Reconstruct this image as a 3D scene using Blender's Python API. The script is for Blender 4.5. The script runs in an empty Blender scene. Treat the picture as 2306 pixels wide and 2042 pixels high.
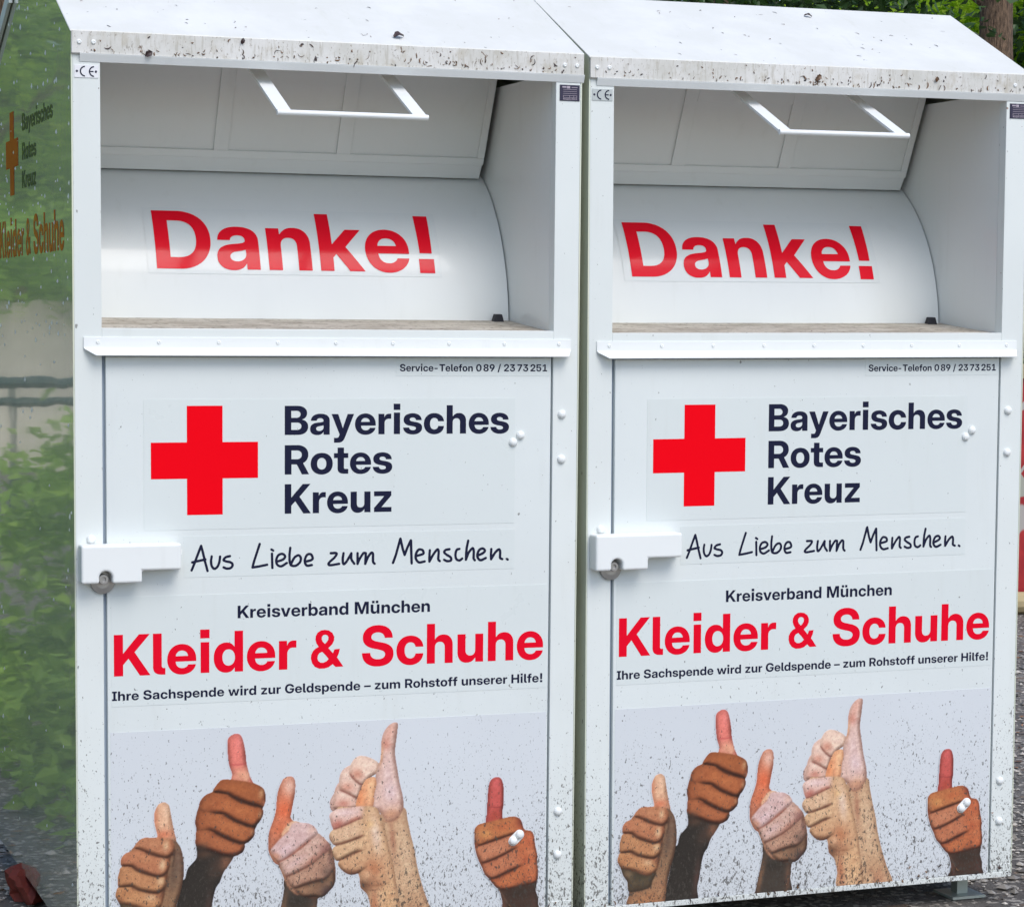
import bpy, bmesh, math, random, json
import numpy as np
from mathutils import Vector, Matrix
from mathutils.geometry import tessellate_polygon
random.seed(5)
S = bpy.context.scene
COL = S.collection
R = math.radians

# ------------------------------------------------------------------ camera
cam = bpy.data.cameras.new('camera')
cam.sensor_width = 36; cam.sensor_fit = 'HORIZONTAL'; cam.lens = 85.9776
cam.shift_x = 0.009626; cam.shift_y = 0.088338
cam.clip_start = 0.05; cam.clip_end = 500
camo = bpy.data.objects.new('camera', cam); COL.objects.link(camo)
right = Vector((0.94235, -0.33451, 0.00857)); up = Vector((0.02282, 0.08980, 0.99570)); fwd = Vector((0.33384, 0.93810, -0.09226))
mat = Matrix((right, up, -fwd)).transposed().to_4x4(); mat.translation = (-0.88168, -5.19868, 1.44006)
camo.matrix_world = mat
S.camera = camo
# ------------------------------------------------------------------ sky and sun (bright overcast)
SUN_EL, SUN_AZ = 52, 14
w = bpy.data.worlds.new('World'); S.world = w; w.use_nodes = True
sky = w.node_tree.nodes.new('ShaderNodeTexSky'); sky.sky_type = 'NISHITA'; sky.sun_disc = False
sky.sun_elevation = R(SUN_EL); sky.sun_rotation = R(180 - SUN_AZ)
sky.air_density = 1.0; sky.dust_density = 1.5; sky.ozone_density = 1.2
bg = w.node_tree.nodes['Background']; bg.inputs[1].default_value = 0.15
w.node_tree.links.new(sky.outputs[0], bg.inputs[0])
sun = bpy.data.lights.new('sun', 'SUN'); sun.energy = 1.35; sun.angle = R(34); sun.color = (1.0, .97, .925)
suno = bpy.data.objects.new('sun', sun); COL.objects.link(suno)
sd = Vector((math.sin(R(SUN_AZ)) * math.cos(R(SUN_EL)), -math.cos(R(SUN_AZ)) * math.cos(R(SUN_EL)), math.sin(R(SUN_EL))))
suno.rotation_euler = sd.to_track_quat('Z', 'Y').to_euler(); suno.location = (0, -6, 12)
S.view_settings.view_transform = 'Standard'; S.view_settings.look = 'None'
S.view_settings.exposure = 0.44; S.view_settings.gamma = 1

# ------------------------------------------------------------------ helpers
ZG = 1.41            # the chute opening's lower edge is this high above the ground

def tag(o, label=None, cat=None, group=None, kind=None):
    if label: o['label'] = label
    if cat: o['category'] = cat
    if group: o['group'] = group
    if kind: o['kind'] = kind
    return o

def empty(name, loc=(0, 0, 0), rot=(0, 0, 0)):
    o = bpy.data.objects.new(name, None); COL.objects.link(o); o.location = loc; o.rotation_euler = rot
    o.empty_display_size = .1
    return o

def link_mesh(name, me, m, parent=None):
    o = bpy.data.objects.new(name, me); COL.objects.link(o)
    if m: me.materials.append(m)
    if parent: o.parent = parent
    return o

def obj(name, bm, m, parent=None, dz=0.0, smooth=False):
    bmesh.ops.recalc_face_normals(bm, faces=bm.faces[:])
    if dz: bmesh.ops.translate(bm, verts=bm.verts[:], vec=(0, 0, dz))
    me = bpy.data.meshes.new(name); bm.to_mesh(me); bm.free()
    if smooth: 
        for p in me.polygons: p.use_smooth = True
    return link_mesh(name, me, m, parent)

def pyobj(name, v, f, m, parent=None):
    me = bpy.data.meshes.new(name); me.from_pydata(v, [], f); me.update()
    return link_mesh(name, me, m, parent)

def box(bm, x0, x1, y0, y1, z0, z1):
    v = [bm.verts.new(p) for p in ((x0,y0,z0),(x1,y0,z0),(x1,y1,z0),(x0,y1,z0),(x0,y0,z1),(x1,y0,z1),(x1,y1,z1),(x0,y1,z1))]
    for f in ((0,1,2,3),(4,5,6,7),(0,1,5,4),(1,2,6,5),(2,3,7,6),(3,0,4,7)): bm.faces.new([v[i] for i in f])

def prism(bm, poly, a, b, axis):
    """extrude a closed 2-D outline; axis 'x': poly is (y,z), axis 'y': poly is (x,z), axis 'z': poly is (x,y)"""
    def P(p, t): return (t, p[0], p[1]) if axis == 'x' else ((p[0], t, p[1]) if axis == 'y' else (p[0], p[1], t))
    A = [bm.verts.new(P(p, a)) for p in poly]; B = [bm.verts.new(P(p, b)) for p in poly]
    n = len(poly)
    bm.faces.new(A); bm.faces.new(B)
    for i in range(n): bm.faces.new([A[i], A[(i+1) % n], B[(i+1) % n], B[i]])

def tube(bm, p, q, r, n=10):
    p, q = Vector(p), Vector(q); d = (q - p).normalized(); a = d.orthogonal().normalized(); b = d.cross(a)
    A = []; B = []
    for i in range(n):
        t = 2 * math.pi * i / n; o = (a * math.cos(t) + b * math.sin(t)) * r
        A.append(bm.verts.new(p + o)); B.append(bm.verts.new(q + o))
    bm.faces.new(A); bm.faces.new(B)
    for i in range(n): bm.faces.new([A[i], A[(i+1) % n], B[(i+1) % n], B[i]])

def lathe(bm, c, prof, n=18):
    """surface of revolution about an axis along -y through c; prof = (radius, how far proud)"""
    rings = []
    for r, h in prof:
        if r < 1e-6: rings.append([bm.verts.new((c[0], c[1] - h, c[2]))])
        else: rings.append([bm.verts.new((c[0] + r * math.cos(2*math.pi*i/n), c[1] - h, c[2] + r * math.sin(2*math.pi*i/n))) for i in range(n)])
    for A, B in zip(rings[:-1], rings[1:]):
        for i in range(n):
            j = (i + 1) % n
            if len(B) == 1: bm.faces.new([A[i], A[j], B[0]])
            else: bm.faces.new([A[i], A[j], B[j], B[i]])

def bevel(o, wdt=.0015, seg=2, ang=35):
    md = o.modifiers.new('bevel', 'BEVEL'); md.width = wdt; md.segments = seg; md.limit_method = 'ANGLE'; md.angle_limit = R(ang)
    md.harden_normals = False
    return o

def children(o): return [c for c in bpy.data.objects if c.parent == o]

def copy_tree(o, parent=None):
    c = o.copy(); COL.objects.link(c)
    c.parent = parent
    for ch in children(o): copy_tree(ch, c)
    return c

# ------------------------------------------------------------------ materials
def new_mat(name, base=(.8, .8, .8), rough=.5, metal=0., spec=.5, coat=0.):
    m = bpy.data.materials.new(name); m.use_nodes = True
    b = m.node_tree.nodes['Principled BSDF']
    b.inputs['Base Color'].default_value = (*base, 1); b.inputs['Roughness'].default_value = rough
    b.inputs['Metallic'].default_value = metal; b.inputs['Specular IOR Level'].default_value = spec
    b.inputs['Coat Weight'].default_value = coat; b.inputs['Coat Roughness'].default_value = .06
    return m

class NT:
    def __init__(s, m): s.t = m.node_tree; s.b = s.t.nodes['Principled BSDF']; s.m = m
    def n(s, typ, **kw):
        x = s.t.nodes.new(typ)
        for k, v in kw.items(): setattr(x, k, v)
        return x
    def l(s, a, b): s.t.links.new(a, b)
    def val(s, v): 
        x = s.n('ShaderNodeValue'); x.outputs[0].default_value = v; return x.outputs[0]
    def math(s, op, a, b=None, c=None, clamp=False):
        x = s.n('ShaderNodeMath', operation=op, use_clamp=clamp)
        for i, q in enumerate((a, b, c)):
            if q is None: continue
            if isinstance(q, (int, float)): x.inputs[i].default_value = q
            else: s.l(q, x.inputs[i])
        return x.outputs[0]
    def coord(s, scale=(1, 1, 1), kind='Object', vary=True):
        c = s.n('ShaderNodeTexCoord'); mp = s.n('ShaderNodeMapping'); mp.inputs['Scale'].default_value = scale
        if vary:
            oi = s.n('ShaderNodeObjectInfo'); ad = s.n('ShaderNodeVectorMath', operation='ADD'); ml = s.n('ShaderNodeMath', operation='MULTIPLY'); ml.inputs[1].default_value = 31.7
            s.l(oi.outputs['Random'], ml.inputs[0]); s.l(c.outputs[kind], ad.inputs[0]); s.l(ml.outputs[0], ad.inputs[1]); s.l(ad.outputs[0], mp.inputs[0])
        else: s.l(c.outputs[kind], mp.inputs[0])
        return mp.outputs[0]
    def noise(s, vec, scale, detail=2., rough=.5):
        x = s.n('ShaderNodeTexNoise'); x.inputs['Scale'].default_value = scale; x.inputs['Detail'].default_value = detail; x.inputs['Roughness'].default_value = rough
        s.l(vec, x.inputs['Vector']); return x.outputs['Fac']
    def ramp(s, f, a, b):
        x = s.n('ShaderNodeMapRange', interpolation_type='SMOOTHSTEP'); s.l(f, x.inputs[0]); 
        for i, v in ((1, a), (2, b)):
            if isinstance(v, (int, float)): x.inputs[i].default_value = v
            else: s.l(v, x.inputs[i])
        return x.outputs[0]
    def mix(s, f, a, b):
        x = s.n('ShaderNodeMix', data_type='RGBA')
        for i, v in ((0, f), (6, a), (7, b)):
            if isinstance(v, (int, float)): x.inputs[i].default_value = v
            elif isinstance(v, tuple): x.inputs[i].default_value = (*v, 1)
            else: s.l(v, x.inputs[i])
        return x.outputs[2]
    def base(s, c): s.l(c, s.b.inputs['Base Color'])
    def bump(s, h, strength, dist=.001):
        x = s.n('ShaderNodeBump'); x.inputs['Strength'].default_value = strength; x.inputs['Distance'].default_value = dist
        s.l(h, x.inputs['Height']); s.l(x.outputs[0], s.b.inputs['Normal'])

def mud(g, col, amount=1.0, film_amount=.26):
    """splashed earth on the lowest part of the container: dark flecks that get dense towards the bottom edge"""
    v = g.coord((1, 1, .55)); sep = g.n('ShaderNodeSeparateXYZ'); g.l(g.coord(vary=False), sep.inputs[0])
    t = g.n('ShaderNodeMapRange'); g.l(sep.outputs[2], t.inputs[0])
    t.inputs[1].default_value = .85; t.inputs[2].default_value = .06
    low = g.noise(g.coord(), 7, 2)
    tt = g.math('POWER', t.outputs[0], 1.5)
    thr = g.math('SUBTRACT', .735, g.math('MULTIPLY', tt, .185 * amount))
    thr = g.math('SUBTRACT', thr, g.math('MULTIPLY', g.math('SUBTRACT', low, .5), .10))
    n1 = g.noise(v, 175, 2.4, .58)
    k = g.ramp(n1, thr, g.math('ADD', thr, .045))
    n2 = g.noise(v, 380, 1.5, .5)
    thr2 = g.math('ADD', thr, .02)
    k2 = g.math('MULTIPLY', g.ramp(n2, thr2, g.math('ADD', thr2, .05)), .6)
    k = g.math('MULTIPLY', g.math('MAXIMUM', k, k2), .80)
    film = g.math('MULTIPLY', g.math('MULTIPLY', g.math('POWER', t.outputs[0], 4.0), g.math('ADD', low, .1)), film_amount)
    col = g.mix(film, col, (.30, .27, .22))
    return g.mix(k, col, (.062, .053, .043))

def flecks(g, col):
    n = g.noise(g.coord((1, 1, .6)), 60, 2, .5)
    col = g.mix(g.math('MULTIPLY', g.ramp(g.noise(g.coord(), 34, 2, .5), .775, .80), .8), col, (.24, .10, .045))
    return g.mix(g.math('MULTIPLY', g.ramp(n, .74, .79), .7), col, (.10, .09, .07))

WHITE = (.765, .80, .775)
def paint(name, base=WHITE, rough=.42, m_=True, fl=True, vary=.05):
    m = new_mat(name, base, rough); g = NT(m)
    c = g.mix(g.ramp(g.noise(g.coord(), 2.5, 4, .6), .3, .75), tuple(v * (1 - vary) for v in base), base)
    c = g.mix(g.math('MULTIPLY', g.ramp(g.noise(g.coord((1, 1, .12)), 28, 3, .6), .56, .82), .12), c, (.50, .50, .44))
    if fl: c = flecks(g, c)
    if m_: c = mud(g, c)
    g.l(g.math('ADD', rough - .10, g.math('MULTIPLY', g.noise(g.coord(), 8, 4, .65), .22)), g.b.inputs['Roughness'])
    bk = g.n('ShaderNodeBump'); bk.inputs['Strength'].default_value = .22; bk.inputs['Distance'].default_value = .006
    g.l(g.noise(g.coord(), 2.6, 1.5, .4), bk.inputs['Height'])
    g.base(c); g.bump(g.noise(g.coord(), 420, 2), .04, .0006)
    fine = [l.from_node for l in g.t.links if l.to_socket == g.b.inputs['Normal']][0]; g.l(bk.outputs[0], fine.inputs['Normal'])
    return m

M = {}
M['white'] = paint('white_paint')
M['door'] = paint('door_paint', (.74, .78, .765))
M['film'] = paint('sticker_film', (.705, .75, .735), .3, fl=False, vary=.02)
M['drum'] = paint('drum_paint', (.785, .81, .79), .36, m_=False, fl=False, vary=.02)
M['film_clear'] = paint('clear_sticker', (.75, .78, .765), .34, m_=False, fl=False, vary=.01)
M['side'] = paint('side_paint', (.66, .695, .57), .10)  # white panel; green tint in the base stands in for light off the foliage
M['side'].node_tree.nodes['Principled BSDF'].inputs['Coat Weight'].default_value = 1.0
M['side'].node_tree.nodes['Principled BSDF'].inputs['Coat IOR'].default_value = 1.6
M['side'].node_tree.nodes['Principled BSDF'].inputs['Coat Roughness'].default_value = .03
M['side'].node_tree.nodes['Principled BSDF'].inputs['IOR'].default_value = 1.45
M['drum'].node_tree.nodes['Principled BSDF'].inputs['Coat Weight'].default_value = .4
M['drum'].node_tree.nodes['Principled BSDF'].inputs['Coat Roughness'].default_value = .12
M['film_clear'].node_tree.nodes['Principled BSDF'].inputs['Coat Weight'].default_value = .4
M['film_clear'].node_tree.nodes['Principled BSDF'].inputs['Coat Roughness'].default_value = .12
M['thanks_red'] = new_mat('thanks_red', (.86, .003, .020), .4, spec=.06, coat=.3)
M['thanks_red'].node_tree.nodes['Principled BSDF'].inputs['Coat Roughness'].default_value = .12
M['bright'] = paint('clean_white_paint', (.84, .86, .845), .35, m_=False, fl=False, vary=.03)
M['roof'] = paint('roof_paint', (.82, .83, .81), .42, m_=False, vary=.06)
M['red'] = new_mat('red_film', (.90, .002, .010), .45, spec=.03)
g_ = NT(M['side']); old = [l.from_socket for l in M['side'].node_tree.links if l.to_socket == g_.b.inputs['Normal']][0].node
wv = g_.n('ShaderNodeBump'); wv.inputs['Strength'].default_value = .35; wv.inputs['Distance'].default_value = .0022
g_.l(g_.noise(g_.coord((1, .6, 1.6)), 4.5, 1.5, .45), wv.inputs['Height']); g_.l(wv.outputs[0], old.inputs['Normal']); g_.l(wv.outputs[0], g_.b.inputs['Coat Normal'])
M['letter_red'] = new_mat('red_lettering', (.80, .003, .022), .4, spec=.06)
M['side_red'] = new_mat('glossy_red_film', (.66, .03, .015), .15, spec=.3)
M['side_navy'] = new_mat('glossy_dark_film', (.02, .022, .05), .15, spec=.25)
M['navy'] = new_mat('navy_lettering', (.010, .012, .038), .4, spec=.15)
M['black_rubber'] = new_mat('black_rubber', (.012, .012, .018), .6)
M['steel'] = new_mat('worn_steel', (.46, .45, .44), .38, 1.0)
M['dark'] = new_mat('dark_inside', (.02, .02, .025), .8)
M['gap'] = paint('recess_shade', (.40, .48, .58), .5, m_=False, fl=False, vary=.02)  # white paint darkened and blued: the joint's shade is put into the colour
M['ce_white'] = new_mat('ce_white', (.80, .80, .82), .4)
M['ce_metal'] = new_mat('ce_bare_metal', (.50, .53, .52), .45, .3)
M['plate'] = new_mat('type_plate_blue', (.022, .016, .05), .35)
M['plate_line'] = new_mat('type_plate_print', (.42, .36, .42), .4)
M['galv'] = new_mat('galvanised_steel', (.42, .46, .42), .45, .5)

def m_fascia():
    m = new_mat('grimy_fascia_paint', (.66, .65, .60), .6); g = NT(m)
    sep = g.n('ShaderNodeSeparateXYZ'); g.l(g.coord(vary=False), sep.inputs[0])
    c = g.mix(g.ramp(g.noise(g.coord(), 12, 4, .65), .3, .7), (.58, .57, .52), (.72, .71, .68))
    streak = g.noise(g.coord((1, 1, .14)), 170, 3, .6)
    c = g.mix(g.math('MULTIPLY', g.ramp(streak, .52, .70), .42), c, (.36, .33, .26))
    sp = g.noise(g.coord((1, 1, .5)), 230, 2, .6)
    c = g.mix(g.math('MULTIPLY', g.ramp(sp, .60, .72), .6), c, (.20, .16, .11))
    sm_ = g.noise(g.coord((1, 1, .8)), 26, 4, .65)
    c = g.mix(g.math('MULTIPLY', g.ramp(sm_, .52, .72), .38), c, (.40, .34, .23))
    sp2 = g.noise(g.coord((1, 1, .7)), 75, 2, .55)
    c = g.mix(g.math('MULTIPLY', g.ramp(sp2, .73, .77), .9), c, (.13, .07, .035))
    g.base(c); return m
M['fascia'] = m_fascia()

def m_roof():
    m = new_mat('roof_paint_stained', (.82, .83, .81), .45); g = NT(m)
    c = g.mix(g.ramp(g.noise(g.coord(), 6, 4, .65), .35, .75), (.72, .715, .66), (.79, .785, .745))
    st = g.noise(g.coord((.9, .25, .25)), 40, 3, .6)
    c = g.mix(g.math('MULTIPLY', g.ramp(st, .58, .78), .18), c, (.52, .52, .40))
    c = flecks(g, c)
    g.base(c); return m
M['roof'] = m_roof()

def m_wood():
    m = new_mat('plywood_floor', (.5, .42, .32), .7); g = NT(m)
    n = g.noise(g.coord((.6, 1.4, 1)), 16, 5, .65)
    c = g.mix(g.ramp(n, .35, .65), (.36, .32, .26), (.56, .52, .45))
    d = g.noise(g.coord(), 60, 2, .6)
    c = g.mix(g.math('MULTIPLY', g.ramp(d, .56, .68), .7), c, (.15, .12, .085))
    g.base(c); return m
M['wood'] = m_wood()

def m_print(name, flat=None):
    m = new_mat(name, (.7, .7, .7), .33); g = NT(m)
    if flat: 
        c = g.mix(g.ramp(g.noise(g.coord(), 1.7, 2), .3, .7), tuple(v * .96 for v in flat), flat)
    else:
        a = g.n('ShaderNodeAttribute', attribute_name='print'); c = a.outputs['Color']
    g.base(mud(g, c, 1.0, .20 if flat else .03)); return m
M['poster'] = m_print('poster_print_sheet', (.685, .712, .735))
M['hand'] = m_print('poster_print_hands')

def m_leaf(name, a, b, trans=.5):
    m = bpy.data.materials.new(name); m.use_nodes = True; t = m.node_tree; t.nodes.remove(t.nodes['Principled BSDF'])
    out = t.nodes['Material Output']
    geo = t.nodes.new('ShaderNodeNewGeometry'); mx = t.nodes.new('ShaderNodeMix'); mx.data_type = 'RGBA'
    mx.inputs[6].default_value = (*a, 1); mx.inputs[7].default_value = (*b, 1)
    t.links.new(geo.outputs['Random Per Island'], mx.inputs[0])
    d = t.nodes.new('ShaderNodeBsdfPrincipled'); d.inputs['Roughness'].default_value = .45
    tr = t.nodes.new('ShaderNodeBsdfTranslucent'); ms = t.nodes.new('ShaderNodeMixShader'); ms.inputs[0].default_value = trans
    t.links.new(mx.outputs[2], d.inputs['Base Color']); t.links.new(mx.outputs[2], tr.inputs[0])
    t.links.new(d.outputs[0], ms.inputs[1]); t.links.new(tr.outputs[0], ms.inputs[2]); t.links.new(ms.outputs[0], out.inputs[0])
    return m
M['leaf_dark'] = m_leaf('dark_green_leaves', (.02, .055, .012), (.06, .13, .03), .3)
M['leaf_mid'] = m_leaf('green_leaves', (.05, .12, .02), (.13, .24, .04), .4)
M['leaf_light'] = m_leaf('yellow_green_leaves', (.28, .48, .02), (.56, .74, .06), .5)
M['leaf_bright'] = m_leaf('sunlit_green_leaves', (.16, .30, .03), (.36, .54, .07), .45)  # sunlit tone put into the colour, so green bounces onto the side panel
M['dead'] = m_leaf('dead_plant_bits', (.05, .03, .015), (.20, .10, .045), .0)
M['dead_dark'] = m_leaf('dark_dead_bits', (.018, .013, .015), (.07, .035, .03), .0)

def m_bark():
    m = new_mat('bark', (.2, .14, .1), .9); g = NT(m)
    n = g.noise(g.coord((1, 1, .2)), 70, 6, .72)
    c = g.mix(g.ramp(n, .30, .70), (.055, .036, .024), (.33, .215, .135))
    g.base(c); g.bump(n, 1.0, .03); return m
M['bark'] = m_bark()

def m_ground():
    m = new_mat('worn_asphalt', (.1, .1, .1), .85); g = NT(m)
    c = g.mix(g.ramp(g.noise(g.coord(), 1.2, 5, .6), .3, .7), (.085, .075, .066), (.16, .145, .13))
    v = g.n('ShaderNodeTexVoronoi'); v.inputs['Scale'].default_value = 75; g.l(g.coord(), v.inputs['Vector'])
    wn = g.n('ShaderNodeTexWhiteNoise'); g.l(v.outputs['Color'], wn.inputs['Vector'])
    c = g.mix(g.math('MULTIPLY', g.ramp(wn.outputs['Value'], .80, .84), .8), c, (.42, .38, .33))
    c = g.mix(g.math('MULTIPLY', g.ramp(wn.outputs['Value'], .05, .04), .7), c, (.04, .03, .025))
    n2 = g.noise(g.coord(), 9, 4, .7)
    c = g.mix(g.math('MULTIPLY', g.ramp(n2, .56, .66), .5), c, (.22, .13, .07))
    g.base(c); g.bump(g.noise(g.coord(), 130, 3), .8, .01); return m
M['ground'] = m_ground()
M['stone'] = m_leaf('loose_gravel', (.08, .07, .06), (.55, .50, .44), .0)

def m_graffiti():
    m = new_mat('graffiti_on_red_boards', (.3, .02, .02), .5); g = NT(m)
    v = g.coord()
    n = g.noise(v, 2.6, 1.0, .4)
    band = g.math('ABSOLUTE', g.math('SUBTRACT', n, .5))
    c = g.mix(g.ramp(g.noise(v, 14, 3), .3, .7), (.30, .010, .014), (.42, .02, .02))
    c = g.mix(g.math('SUBTRACT', 1.0, g.ramp(band, .012, .018)), c, (.40, .37, .34))
    n2 = g.noise(v, 5.5, .5)
    c = g.mix(g.ramp(n2, .60, .615), c, (.36, .36, .30))
    g.base(c); return m
M['graffiti'] = m_graffiti()

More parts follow.
